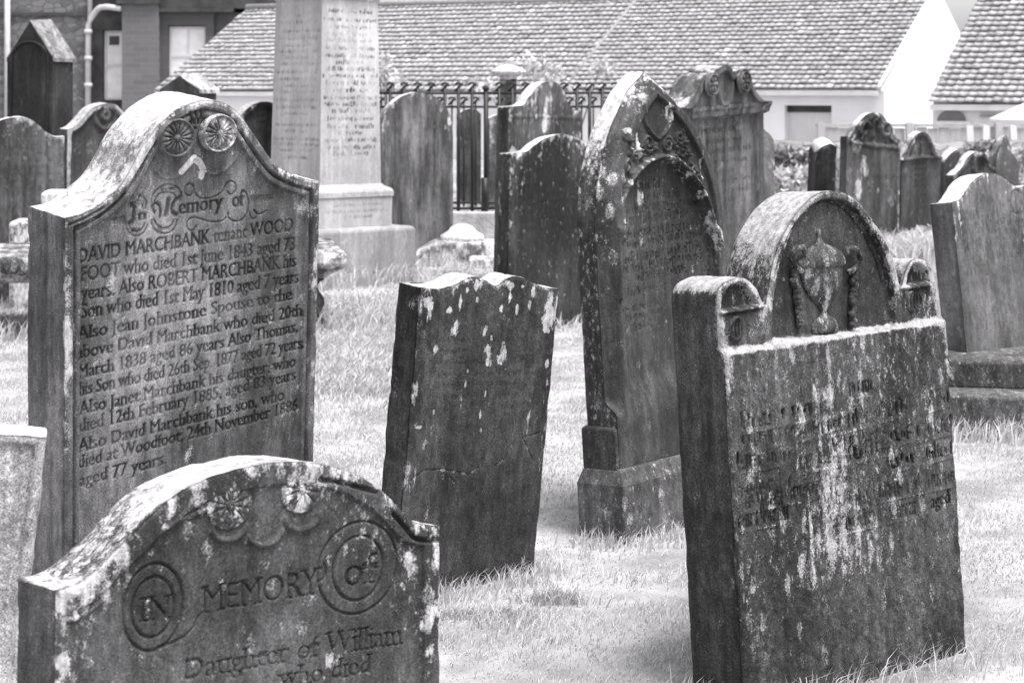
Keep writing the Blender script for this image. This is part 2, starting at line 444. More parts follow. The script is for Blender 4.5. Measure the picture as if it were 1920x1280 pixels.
def slab(root, name, mat, top, vbot, t, res, feat=None, rr=None, r_edge=.006, rough=.0012, seed=1, lich_top=.8, lich_face=.0,
         lich_fade=.12, nt=8, wob=.0012, taper=0.0, y0=0.0, side_lich=.05):
    """a gravestone: front face as a carved depth map under the outline `top` (u,v; left to right), with real thickness behind"""
    top = np.asarray(top, float); u0, u1 = top[0, 0], top[-1, 0]
    tu = top[:, 0].copy()
    for i in range(1, len(tu)):
        if tu[i] <= tu[i-1]: tu[i] = tu[i-1] + 1e-5
    us = np.unique(np.concatenate([np.linspace(u0, u1, max(6, int((u1-u0)/res))), tu[1:-1]])); 
    keep = np.concatenate([[True], np.diff(us) > res*.12]); us = us[keep]
    us[0], us[-1] = u0, tu[-1]
    h = np.interp(us, tu, top[:, 1])
    vmax = h.max(); nv = max(8, int((vmax - vbot)/res)); sj = np.linspace(0, 1, nv)
    Ug = np.repeat(us[None], nv, 0); Vg = vbot + (h - vbot)[None]*sj[:, None]
    rr = rr or max(res*.6, .0016)
    ra = Raster(u0, u1, vbot, vmax, rr)
    loop = np.vstack([[(u0, vbot)], np.c_[us, h], [(us[-1], vbot)]])
    ra.dist_boundary(loop, .005 if res < .006 else .012)
    ra.lich += lich_face + lich_top*.55*np.exp(-np.maximum(ra.D, 0)/lich_fade)*sstep(.25, .95, (ra.V-vbot)/(vmax-vbot))*(.6+.8*vnoise(ra.U*9, ra.V*5, seed+5))
    if feat: feat(ra)
    D = ra.sample(ra.D, Ug, Vg)
    hh = ra.sample(ra.H, Ug, Vg)
    re = r_edge*(1+.9*vnoise(Ug*14, Vg*14, seed+3)); re = np.maximum(re, .002)
    x = np.clip(1-D/re, 0, 1); hh = hh - re*(1-np.sqrt(1-x*x))
    hh = hh + rough*vnoise(Ug*22, Vg*22, seed, 5, .65) + rough*1.5*vnoise(Ug*3, Vg*3, seed+1, 3)
    wu = wob*vnoise(Ug*10, Vg*10, seed+7, 4, .6); wv = wob*vnoise(Ug*10+30, Vg*10, seed+8, 4, .6)
    X, Z, Y = Ug + wu, Vg + wv, y0 - hh
    ink = ra.sample(ra.ink, Ug, Vg); li = ra.sample(ra.lich, Ug, Vg)
    nu = len(us); idx = np.arange(nv*nu).reshape(nv, nu)
    V = [np.c_[X.ravel(), Y.ravel(), Z.ravel()]]; LI = [li.ravel()]; IN = [ink.ravel()]
    F = [np.stack([idx[:-1, :-1], idx[:-1, 1:], idx[1:, 1:], idx[1:, :-1]], -1).reshape(-1, 4)]
    lp = np.concatenate([idx[:, 0], idx[-1, 1:], idx[:-1, -1][::-1]])
    bx, by, bz = X.ravel()[lp], Y.ravel()[lp], Z.ravel()[lp]
    tx, tz = np.gradient(bx), np.gradient(bz); L = np.hypot(tx, tz)+1e-9; nx, nz = -tz/L, tx/L      # outward
    n = len(lp); prev = lp; base = nv*nu
    up = np.clip(nz, 0, 1)
    ss = np.arange(n)*res
    for k in range(1, nt+1):
        f = k/nt; y = by + (y0 + t - by)*f
        dn = rough*2.2*vnoise(ss*16, np.full(n, f*t*16), seed+11, 4, .6) + rough*2.4*vnoise(ss*5, np.full(n, f*t*30), seed+17, 4, .7)
        dn = dn - .006*sstep(.35, .7, vnoise(ss*9, np.full(n, f*t*14), seed+19, 3))
        if k == nt: dn = dn - .006
        V.append(np.c_[bx+nx*dn, y, bz+nz*dn])
        LI.append(side_lich + lich_top*(.25+.75*up)*sstep(.15, .8, up)*(.85+.5*vnoise(ss*5, np.full(n, f*t*5), seed+13))
                  + .25*lich_top*sstep(.75, 1.0, (bz-vbot)/(vmax-vbot))*(up > -1)); IN.append(np.zeros(n))
        cur = base + np.arange(n)
        F.append(np.stack([prev[1:], prev[:-1], cur[:-1], cur[1:]], -1)); prev = cur; base += n
    F.append(prev[::-1][None] if n < 4000 else prev[::-4][None])
    V = np.concatenate(V)
    if taper: V[:, 0] *= 1 + taper*V[:, 2]
    return mk(name, V, F, mat, root, True, {"lich": np.concatenate(LI), "ink": np.concatenate(IN)})

def rosette(root, name, mat, c, ru, rv, petals=14, h=.02, y=0.0, lich=.2, rim=True):
    nr, na = 22, petals*10
    r = np.linspace(0, 1, nr)[:, None]*np.ones((1, na)); a = np.ones((nr, 1))*np.linspace(0, 2*np.pi, na, endpoint=False)[None]
    pet = np.abs(np.cos(a*petals/2))**.6
    z = h*(.35 + .55*pet*np.sin(np.pi*np.clip((r-.12)/.74, 0, 1))**.6)
    z = np.where(r < .16, h*(.75+.45*np.sqrt(np.clip(1-(r/.16)**2, 0, 1))), z)
    if rim: z = np.where(r > .86, h*.95, z)
    z = np.where(r >= .999, -.012, z)
    z = z + .0012*vnoise(r*6*np.cos(a)+9, r*6*np.sin(a)+9, 4)
    V = np.c_[(c[0]+ru*r*np.cos(a)).ravel(), (y-z).ravel(), (c[1]+rv*r*np.sin(a)).ravel()]
    idx = np.arange(nr*na).reshape(nr, na); nx = np.roll(idx, -1, 1)
    F = np.stack([idx[:-1], nx[:-1], nx[1:], idx[1:]], -1).reshape(-1, 4)[:, ::-1]
    groove = .7*(1-pet)*((r > .16) & (r < .86))
    return mk(name, V, [F], mat, root, True, {"lich": np.full(nr*na, lich) , "ink": groove.ravel()*.6})

def relief(name, root, mat, geo, lich=.15, smooth=True):
    o = geo.build(name, mat, root, smooth)
    me = o.data
    for a, v in (("lich", lich), ("ink", 0)):
        at_ = me.attributes.new(a, 'FLOAT', 'POINT'); at_.data.foreach_set("value", np.full(len(me.vertices), v, np.float32))
    return o

def block(root, name, mat, x0, x1, y0, y1, z0, z1, cham=0.0, lich=.1, bevel=.012, seed=3):
    """dressed block with an optional weathered (sloping) top margin, roughened"""
    ring = lambda a, z: [(x0+a, y0+a, z), (x1-a, y0+a, z), (x1-a, y1-a, z), (x0+a, y1-a, z)]
    g = Geo(); g.rings([ring(0, z0), ring(0, z1-cham*.6), ring(cham, z1)] if cham else [ring(0, z0), ring(0, z1)])
    return relief(name, root, mat, g, lich, False) if not bevel else _bev(relief(name, root, mat, g, lich, False), bevel)
def _bev(o, w):
    b = o.modifiers.new("bevel", 'BEVEL'); b.width = w; b.segments = 2; b.limit_method = 'ANGLE'; b.angle_limit = rad(30); return o

def leaves(name, mat, centers, n, size, parent=None, seed=1, up=.3, long=1.6):
    """foliage as small real leaves scattered through lumpy volumes; centers = [(x,y,z,rx,ry,rz)]"""
    r = np.random.default_rng(seed); C = np.array(centers); w = np.prod(C[:, 3:], 1)**.66; k = r.choice(len(C), n, p=w/w.sum())
    d = r.normal(size=(n, 3)); d /= np.linalg.norm(d, axis=1)[:, None]; rad_ = r.random((n, 1))**.45
    P = C[k, :3] + d*rad_*C[k, 3:]
    a = r.normal(size=(n, 3)); a[:, 2] += up; a /= np.linalg.norm(a, axis=1)[:, None]
    b = np.cross(a, r.normal(size=(n, 3))); b /= np.linalg.norm(b, axis=1)[:, None]
    s = size*(.5+r.random((n, 1))); c = np.cross(a, b)
    V = np.stack([P, P+a*s*long*.45+b*s*.42, P+a*s*long+c*s*.15, P+a*s*long*.5-b*s*.42], 1).reshape(-1, 3)
    F = np.arange(4*n).reshape(n, 4)
    return mk(name, V, [F], mat, parent, False, {"shade": np.repeat(r.random(n), 4)})

def blades(r, x, y, z, hgt, wid, lean=.5, bias=(.25, 0)):
    n = len(x); a = r.random(n)*2*np.pi; ca, sa = np.cos(a), np.sin(a)
    lx = r.normal(size=n)*lean*hgt + bias[0]*hgt; ly = r.normal(size=n)*lean*hgt + bias[1]*hgt
    B = np.c_[x, y, z]; w = np.c_[ca*wid, sa*wid, np.zeros(n)]/2
    mid = B + np.c_[lx*.35, ly*.35, hgt*.6]; tip = B + np.c_[lx, ly, hgt*(1-.12*np.minimum(1, (lx**2+ly**2)/hgt**2))]
    V = np.stack([B-w, B+w, mid+w*.75, mid-w*.75, tip], 1).reshape(-1, 3)
    i = np.arange(n)[:, None]*5
    return V, i + np.array([[0, 1, 2, 3]]), i + np.array([[3, 2, 4]])

def gpt(px, py):
    d = EYE*FPX/(py-HY); return ((px-960)/FPX*d, d)
def pt(px, py, Y): return ((px-960)/FPX*Y, Y, EYE-(py-HY)/FPX*Y)

# ------------------------------------------------------------------ ground and grass
g_mat = plain("turf_soil", .30, .35, 2.5, .95, .05, .02, 30)
grass_mat = attr_mat("grass_blade", .31, .78, .8, .25)
gx = np.linspace(-60, 60, 121); gy = np.concatenate([np.linspace(-6, 30, 145), np.linspace(31, 260, 60)])
GX, GY = np.meshgrid(gx, gy)
GZ = .03*vnoise(GX*.6, GY*.6, 2, 3)*sstep(1, 4, GY) - .02
idx = np.arange(GX.size).reshape(GX.shape)
tag(mk("ground", np.c_[GX.ravel(), GY.ravel(), GZ.ravel()], [np.stack([idx[:-1, :-1], idx[:-1, 1:], idx[1:, 1:], idx[1:, :-1]], -1).reshape(-1, 4)], g_mat), kind="structure")
def ground_z(x, y): return .03*vnoise(np.asarray(x)*.6, np.asarray(y)*.6, 2, 3)*sstep(1, 4, np.asarray(y)) - .02

def grass():
    r = np.random.default_rng(3); Vs, F4, F3, S = [], [], [], []; base = 0
    def put(x, y, h, w, lean=.5, sh=None, bias=(.25, 0)):
        nonlocal base
        V, f4, f3 = blades(r, x, y, ground_z(x, y)-.004, h, w, lean, bias)
        Vs.append(V); F4.append(f4+base); F3.append(f3+base); base += len(V)
        patch = .5+.5*vnoise(x*1.3, y*1.3, 8, 3) + .45*vnoise(x*4.5, y*4.5, 18, 3)
        s = np.clip((sh if sh is not None else 0)+.25*r.random(len(x))**1.0+.38*patch+.18+.28*(r.random(len(x)) > .93)-.3*(r.random(len(x)) > .9), 0, 1)
        S.append(np.repeat(s, 5))
    for (y0, y1, dens, h, w) in ((3.6, 6.2, 8000, .018, .0034), (6.2, 8.5, 6000, .020, .0042), (8.5, 12, 3200, .024, .006), (12, 17, 1500, .03, .0095), (17, 29, 420, .065, .017)):
        hw = lambda y: .268*y + 1.0
        A = (hw(y0)+hw(y1))*(y1-y0); n = int(A*dens)
        y = y0 + (y1-y0)*r.random(n); x = (r.random(n)*2-1)*hw(y)
        tuft = .65+1.1*sstep(.1, .7, vnoise(x*3.1, y*3.1, 21, 3))+1.6*(r.random(n) > .992)
        put(x, y, h*tuft*(.5+r.random(n)), w*(.7+.6*r.random(n)))
    # longer grass left round the foot of each stone and along the old kerbs, where the mower misses
    def fringe(a, b, n, h, spread=.07, sh=0.0, w=None):
        t = r.random(n); d = math.dist(a, b)
        x = a[0]+(b[0]-a[0])*t + r.normal(size=n)*spread; y = a[1]+(b[1]-a[1])*t + r.normal(size=n)*spread
        h = h*.95; w = w or .00075*math.hypot(*a)
        put(x, y, h*(.35+r.random(n)), w*(.7+.6*r.random(n)), .45, sh)
    for a, b, n, h in FRINGES: fringe(a, b, n, h)
    # rough, unmown patches; two at the leaning stone's foot darkened as painted shadow
    for (px, py, Y, rx, ry, n, h, sh) in ((660, 600, 10.5, .75, .9, 9000, .06, -.06), (610, 560, 12.0, .8, .8, 6000, .065, -.05), (690, 540, 13.5, .5, 1.0, 2500, .08, -.05),
                                  (1735, 470, 17.5, .28, .5, 1800, .34, .05), (1700, 505, 15.5, .4, .5, 1500, .2, .05), (1770, 560, 13.0, .3, .6, 1500, .22, 0),
                                  (870, 1110, 5.9, .24, .07, 1500, .035, -.1), (1040, 1095, 6.05, .12, .06, 500, .06, -.2), (20, 560, 13.4, .6, .9, 2500, .06, .03)):
        x0 = (px-960)/FPX*Y; q = r.normal(size=(n, 2))*.5
        put(x0+q[:, 0]*rx, Y+q[:, 1]*ry, h*.75*(.35+r.random(n)), .0008*Y*(.6+.7*r.random(n)), .5, sh)
    o = mk("grass", np.concatenate(Vs), [np.concatenate(F4), np.concatenate(F3)], grass_mat, None, False, {"shade": np.concatenate(S)})
    tag(o, kind="stuff")
FRINGES = []
def foot(F, y_in=0.0, n=500, h=.07, front=.04):
    """remember where a stone meets the turf"""
    O = F.O; R = F.R; N = F.N; w = F.Wd/2
    a = (O[0]-R[0]*w+N[0]*front, O[1]-R[1]*w+N[1]*front); b = (O[0]+R[0]*w+N[0]*front, O[1]+R[1]*w+N[1]*front)
    FRINGES.append((a, b, n, h))
    c = (a[0]-N[0]*.2, a[1]-N[1]*.2); FRINGES.append((a, c, n//3, h))

# ------------------------------------------------------------------ the near gravestones
# low stone at the front with two ringed words
c7 = lambda pts: crop(0, 820, 2.2326, pts)
F = Frame((107, 1111), (826, 990), (105, 1277), 3.3, 44); foot(F)
sA = stone("stone_front", .075, .25, .58, .35, 70, .6, .05)
root = empty("headstone", F.M, "low round-topped headstone at the bottom left, with MEMORY between two ringed words", "headstone")
topA = F.uvs(smooth_curve(c7([(240,640),(330,612),(400,560),(480,478),(560,402),(640,322),(740,240),(850,180),(960,143),(1080,116),(1190,104),(1300,106),(1400,124),(1500,158),(1590,212)]), 5)).tolist() \
     + F.uvs(smooth_curve(c7([(1596,218),(1650,268),(1700,322),(1735,352),(1790,366),(1845,372)]), 5)).tolist()
def featA(r):
    q = lambda pts: F.uvs(c7(pts)); c9 = lambda pts: F.uvs(crop(430, 940, 3.765, pts)); c8 = lambda pts: F.uvs(crop(60, 960, 4, pts))
    D = r.D; side = sstep(.02, .05, np.minimum(r.U-topA[0][0], 9))
    r.H -= .007*sstep(.040, .046, D)                                       # raised margin
    r.line(q([(290,760),(350,745),(400,715),(440,680)]), .006, .005); r.line(q([(690,380),(760,345),(880,300)]), .006, .005)
    r.line(q([(1345,175),(1430,190),(1500,208),(1580,230)]), .007, -.008, .7); r.line(q([(1650,322),(1700,378),(1740,422),(1790,432),(1842,430)]), .007, -.009, .8)
    for c, a in (((968,365), (168, 345)), ((1118,385), (200, 345)), ((1275,320), (190, 350))):
        e = q([c])[0]; R1 = abs(q([(c[0]+74, c[1])])[0][0]-e[0])
        r.ellipse(e, R1, R1*.72, .007, .007, *a)
    for c, ru, rv in (((925,715), 222, 325), ((925,715), 158, 225)):
        e = c8([c])[0]; du = abs(c8([(c[0]+ru, c[1])])[0][0]-e[0]); dv = abs(c8([(c[0], c[1]-rv)])[0][1]-e[1])
        r.ellipse(e, du, dv, .0036, -.0058, 0, 360, .25)
    r.line(c8([(1270,775),(1235,850),(1165,925),(1060,985),(960,1015)]), .0034, -.005, .2)
    for c, ru, rv in (((930,470), 275, 322), ((930,472), 175, 226)):
        e = c9([c])[0]; du = abs(c9([(c[0]+ru, c[1])])[0][0]-e[0]); dv = abs(c9([(c[0], c[1]-rv)])[0][1]-e[1])
        r.ellipse(e, du, dv, .0038, -.0058, 0, 360, .28)
    r.line(c9([(690,440),(700,520),(650,570)]), .0034, -.005, .2)
    pxm = lambda n: n/FPX*3.45
    r.text(glyphs("IN", True, 0), *c8([(835,828),(1050,800)]), pxm(47), -.006, .3, 0, er=1)
    r.text(glyphs("MEMORY", True, 0), *q([(862,738),(1345,655)]), pxm(54), -.006, .3, 0, thin=1, er=1)
    r.text(glyphs("of", True, .02), *c9([(830,610),(1060,575)]), pxm(66), -.006, .3, 0, er=1)
    r.text(glyphs("Daughter of", True, .0), *q([(785,1020),(1345,917)]), pxm(44), -.006, .35, 0, er=1)
    r.text(glyphs("William", True, .01), *q([(1375,915),(1690,868)]), pxm(48), -.006, .32, 0, er=1)
    r.text(glyphs("who died", True, .01), *q([(1180,1052),(1560,988)]), pxm(42), -.006, .3, 0, er=1)
    n = vnoise(r.U*60, r.V*40, 5, 4); r.H += .0012*n
    edge = np.exp(-np.maximum(D-.01, 0)/.035)
    r.lich += .42*edge*sstep(-.1, .5, vnoise(r.U*26, r.V*20, 6)) + .16*sstep(.1, .5, vnoise(r.U*5, r.V*3, 12))
    rt = sstep(.15, .42, r.U); r.lich += .22*rt*sstep(-.1, .5, vnoise(r.U*8, r.V*8, 31))
    for p, k in (((1390, 930), .05), ((1790, 790), .025), ((1800, 900), .03), ((725, 290), .03), ((1720,500), .02), ((250,830), .03), ((255,960), .03)):
        c = q([p])[0]; r.lich += .65*np.exp(-((r.U-c[0])**2+((r.V-c[1])*.7)**2)/(k*.4)**2)*sstep(-.5, .2, vnoise(r.U*70, r.V*50, 3, 3))
slab(root, "slab", sA, topA, .25, .142, .0022, featA, .0013, .007, .0016, 4, .62, .05, .07, 10)
for nm, p in (("rosette", (968, 255)), ("rosette", (1268, 190))):
    c = F.uv(c7([p])[0]); rosette(root, nm, sA, c - np.array((0, .012)), .052, .047, 12, .0075, .006, .34, False)

# pale flank of a stone cut by the left edge
F = Frame((-430, 788), (87, 820), (-480, 1277), 4.1, 14); foot(F, n=200)
sF = stone("stone_pale", .85, 1.35, .85, .3, 90, .7, .12)
root = empty("headstone", F.M, "pale speckled headstone leaning right, cut off by the lower left edge of the photo", "headstone")
tF = F.uvs([(-430, 788), (-250, 799), (-90, 809), (10, 815), (87, 820)])
def featF(r):
    r.H -= .008*sstep(.018, .022, r.D); r.H += .003*vnoise(r.U*30, r.V*30, 3, 4)
    r.H -= .005*(1-sstep(.024, .03, r.D))*sstep(.018, .022, r.D)
slab(root, "slab", sF, tF, -.12, .10, .0045, featF, .0025, .006, .002, 9, .7, .1)

# tall shouldered stone with the long lettered panel
F = Frame((124, 410), (600, 343), (123, 892), 5.5, 44); foot(F)
FM = F
sM = stone("stone_lettered", .14, .50, .66, .55, 60, .6, .02, 2.2)
root = empty("headstone", F.M, "large shouldered headstone with two rosettes above a long dark lettered inscription", "headstone")
c5 = lambda pts: crop(0, 160, 2.783, pts); c6 = lambda pts: crop(0, 560, 2.783, pts); c8m = lambda pts: crop(200, 330, 5.647, pts)
topM = F.uvs(smooth_curve(c5([(345,695),(400,684),(460,660),(520,626),(575,582),(640,518),(700,418),(750,322),(830,213),(920,138),(1000,96),(1085,78),(1180,97),(1260,160),(1330,260),(1390,350),(1450,420),(1530,466),(1610,492),(1670,502)]), 5))
LINES = [("DAVID MARCHBANK tenant WOOD", (425,935), (1545,765), 5), ("FOOT who died 1st June 1843 aged 73", (440,1030), (1555,865), 5), ("years. Also ROBERT MARCHBANK his", (440,1130), (1560,950), 5),
         ("Son who died 1st May 1810 aged 7 years", (440,1225), (1575,1035), 5), ("Also Jean Johnstone Spouse to the", (420,225), (1540,10), 6), ("above David Marchbank who died 20th", (415,325), (1590,95), 6),
         ("March 1838 aged 86 years Also Thomas,", (425,425), (1570,180), 6), ("his Son who died 26th Sep. 1877 aged 72 years", (430,515), (1590,265), 6), ("Also Janet Marchbank his daugter, who", (430,615), (1560,360), 6),
         ("died 12th February 1885, aged 83 years", (430,705), (1560,430), 6), ("Also David Marchbank his son, who", (425,810), (1500,535), 6), ("died at Woodfoot, 24th November 1886", (425,895), (1570,590), 6), ("aged 77 years.", (430,990), (885,870), 6)]
def featM(r):
    D = r.D; q = lambda pts: F.uvs(c5(pts)); o = lambda pts: F.uvs(c8m(pts))
    r.H -= .012*sstep(.024, .029, D); r.H += .008*sstep(.034, .038, D)*(1-sstep(.05, .056, D)); r.H -= .004*sstep(.05, .056, D)
    gr = sstep(.026, .03, D)*(1-sstep(.033, .037, D)); r.ink += .55*gr
    # mouldings that run in from the left curve
    r.line(q([(390,765),(470,720),(560,655),(640,580),(700,490),(770,380)]), .007, -.006, .4); r.line(q([(360,730),(450,690),(540,640)]), .005, -.005, .5)
    worn = .6+.4*sstep(-.3, .35, vnoise(r.U*11, r.V*11, 77, 4)) - .5*sstep(.32, .47, r.U)*sstep(-.2, .5, vnoise(r.U*14, r.V*14, 78, 3))
    for s, a, b, c in LINES:
        a, b = (F.uvs(c5([a, b])) if c == 5 else F.uvs(c6([a, b])))
        y = np.array(a); sc = 25 if c == 5 else 23
        r.text(glyphs(s, True, .03), a, b, sc/FPX*5.5*1.2, -.005, .9, 1, worn=worn, thin=1)
    # ornamental heading
    r.text(glyphs("n", True, .05), *o([(372,478),(452,470)]), .034, -.004, .8)
    r.line(o([(300,320),(330,345),(322,420),(315,490),(285,510)]), .010, -.005, .8); r.line(o([(290,300),(340,290),(380,310)]), .004, -.003, .6)
    r.line(o([(545,395),(520,340),(550,300),(590,320),(605,380),(600,440)]), .007, -.004, .8); r.line(o([(690,260),(680,340),(660,420)]), .012, -.004, .65)
    r.line(o([(800,240),(750,280),(725,350),(735,400),(775,420)]), .009, -.004, .8)
    r.text(glyphs("emory", True, .05), *o([(795,418),(1265,352)]), .050, -.004, .85)
    r.text(glyphs("of", True, .05), *o([(1365,345),(1490,325)]), .052, -.004, .75)
    for pts in ([(262,330),(300,235),(350,205),(410,225),(452,290),(440,350)], [(285,350),(300,290),(350,265),(400,285),(415,340)], [(240,480),(255,570),(300,625),(360,640),(430,610),(470,520)],
                [(265,500),(290,560),(350,590),(410,570),(440,510)], [(505,330),(520,220),(590,135),(680,100),(770,125),(825,200),(810,280)], [(540,280),(580,210),(650,185),(730,195),(770,240)],
                [(505,480),(530,560),(600,612),(690,610),(760,550),(775,470)], [(535,470),(580,540),(650,560),(720,530),(740,470)],
                [(965,180),(950,110),(900,95),(860,140),(870,200),(920,215),(945,170)], [(965,180),(1000,225),(1070,250),(1180,225),(1260,170),(1290,110),(1340,65),(1395,90),(1400,160),(1350,205),(1310,170)],
                [(985,540),(940,590),(890,560),(890,490),(950,450),(1050,470),(1130,495),(1240,490),(1300,450)], [(1320,400),(1330,460),(1390,490),(1470,470),(1525,390),(1535,280),(1510,190),(1470,165)],
                [(1550,400),(1560,450),(1600,460),(1625,410),(1590,370)], [(1590,370),(1640,415),(1720,380)]):
        r.line(o(pts), .0034, -.0034, .7)
    rg = np.random.default_rng(5)
    for _ in range(46):
        c = [(350, 235, 150), (350, 590, 150), (680, 150, 240), (640, 575, 200)][rg.integers(4)]
        p = o([(c[0]+rg.uniform(-.3, .3)*c[2], c[1]+rg.uniform(-14, 14)+((rg.random()-.5)*10))])[0]
        k = np.exp(-((r.U-p[0])**2+(r.V-p[1])**2)/.0035**2); r.ink = np.maximum(r.ink, .7*k); r.H -= .002*k
    for i in range(13):
        x = 75+i*13; r.line(o([(x, 470-3-i*2.6), (x+6, 470+i*4.5)]), .0035, -.002, .5, False)
        x = 1560+i*19; r.line(o([(x, 225+i*-1.5), (x+8, 275-i*2)]), .0035, -.002, .55, False)
    for pts in ([(800,400),(830,455),(885,490),(950,475),(1005,420)], [(1090,455),(1150,462),(1225,410),(1262,340),(1270,290)], [(1010,410),(1030,380),(1075,420),(1090,455)]):
        r.line(q(pts), .006, .005)
    for pts in ([(998,140),(1010,185),(1012,205)], [(1030,140),(1030,200)], [(1058,140),(1050,200)]): r.line(q(pts), .006, -.006, .8)
    r.line(q([(1000,228),(1040,228)]), .006, -.006, .9)
    sp = r.dline(q([(960,455),(1005,412),(1025,385),(1060,410),(1075,440),(1068,480)])); r.lich += 1.3*(1-sstep(.006, .012, sp))*(1+.0*sp)
    r.lich += .12*sstep(.0, .6, vnoise(r.U*14, r.V*3, 40)) + .55*(1-sstep(.0, .05, D))*sstep(-.2, .5, vnoise(r.U*9, r.V*5, 43)) * sstep(.2, .9, r.V)
    r.lich += .2*sstep(.25, .6, vnoise((r.U*.8-r.V*.6)*26, (r.U*.6+r.V*.8)*5, 47))
    r.lich += .28*sstep(.25, .5, r.U)*sstep(-.1, .5, vnoise(r.U*10, r.V*10, 41))
slab(root, "slab", sM, topM, -.12, .222, .0033, featM, .0016, .008, .0010, 14, .9, .03, .03, 14, side_lich=.0)
for p in ((915, 272), (1137, 248)):
    c = F.uv(c5([p])[0]); rosette(root, "rosette", sM, c, .064, .059, 16, .015, -.001, .12 if p[0] < 1000 else .5)

# small leaning stone in the middle
F = Frame((798, 549), (1048, 543), (767, 905), 6.0, 42); foot(F, n=900, h=.06)
sC = stone("stone_leaning", .07, .17, .58, .5, 45, .75, .0, 2.5)
root = empty("headstone", F.M, "small dark wavy-topped headstone leaning right, blotched with white lichen", "headstone")
c8c = lambda pts: crop(560, 360, 2.56, pts); cz = lambda pts: crop(680, 480, 2, pts)
tC = F.uvs(smooth_curve(c8c([(595,458),(640,464),(690,464),(740,454),(785,434),(820,415),(865,410),(910,430),(950,453),(985,434),(1030,410),(1080,413),(1130,436),(1180,458),(1252,466)]), 6))
def featC(r):
    q = lambda pts: F.uvs(cz(pts))
    rg = np.random.default_rng(11)
    blobs = [(205,185,17,24),(250,178,20,24),(180,262,16,28),(195,375,9,16),(325,203,13,17),(345,275,16,40),(366,180,9,34),(395,128,8,12),(430,108,17,20),(470,380,17,60),(526,375,20,60),(485,300,10,25),(460,275,12,30),
             (695,235,30,70),(693,395,10,30),(555,115,14,26),(520,195,10,20),(640,135,8,22),(628,185,8,20),(580,205,8,24),(387,480,6,26),(441,655,8,16),(275,350,8,22),(268,585,6,14),(215,640,16,10),(555,150,12,30),(430,165,8,12),(600,115,8,10),(440,600,4,16),(460,520,4,20),(395,430,5,12)]
    for x, y, a, b in blobs:
        c = q([(x, y)])[0]; s = 6.1/FPX/2/.83
        d = np.hypot((r.U-c[0])/(a*s), (r.V-c[1])/(b*s*.8)) + .95*vnoise(r.U*75, r.V*45, 9, 4, .65)
        r.lich += .82*(1-sstep(.35, 1.2, d))
    r.lich += .6*sstep(.15, .6, vnoise(r.U*34, r.V*8, 19))*np.exp(-np.maximum(r.D, 0)/.16)
    r.lich += .4*sstep(.3, .6, vnoise(r.U*60, r.V*7, 29))*sstep(.3, .7, r.V)
    for pts in ([(180,845),(230,800),(300,800),(400,820),(435,790)], [(490,790),(530,760),(560,710)], [(600,680),(640,760)], [(330,830),(347,852),(350,830)], [(600,683),(670,660)], [(180,845),(180,900)]):
        d = r.dline(q(pts)+.002*RNG.normal(size=(len(pts), 2))); r.lich += .5*(1-sstep(.0005, .003, d)); r.H -= .003*(1-sstep(.001, .004, d))
    r.H += .0016*vnoise(r.U*70, r.V*45, 8, 4)*sstep(.25, .7, r.V)
    w = .5+.5*vnoise(r.U*7, r.V*7, 66, 3)
    for i in range(7): r.text(pseudo(24, 300+i), q([(250, 330+i*42)])[0], q([(640, 322+i*42)])[0], .026, -.003, .25, 1, 1, w)
slab(root, "slab", sC, tC, -.12, .125, .0032, featC, .0018, .009, .0016, 22, .9, .0, .03, 9, side_lich=.03)

# pointed-arch stone on its own plinth
F = Frame((1155, 430), (1352, 409), (1176, 812), 6.9, 48)
FG = F
sG = stone("stone_gothic", .065, .17, .68, .6, 60, .55, .02, 2.4)
root = empty("headstone", F.M, "tall pointed-arch headstone with carved leaves over its lettered panel, on a splayed plinth", "headstone")
c2b = lambda pts: crop(1060, 120, 2.91, pts)
inL = F.uvs(smooth_curve(c2b([(278,850),(285,700),(310,545),(350,400),(395,295),(440,200),(500,126)]), 6)); inR = F.uvs(smooth_curve(c2b([(500,126),(560,178),(622,242),(682,315),(740,418),(790,530),(830,660),(852,780),(858,850)]), 6))
inn = np.vstack([inL, inR[1:]])
uL, uR = F.uv((1155, 430))[0], F.uv((1352, 409))[0]
def offs(P, d):
    t = np.gradient(P, axis=0); n = np.c_[-t[:, 1], t[:, 0]]; n /= np.linalg.norm(n, axis=1)[:, None]; return P + n*d
oL, oR = offs(inL, .05), offs(inR, .05); ap = inL[-1][0]
oL = oL[oL[:, 0] < ap-.004]; oR = oR[oR[:, 0] > ap+.004]
tG = np.vstack([[[oL[0, 0]-.002, oL[0, 1]-.01]], oL, [[ap, max(oL[-1, 1], oR[0, 1])+.02]], oR])
vB = F.uv((1176, 800))[1]
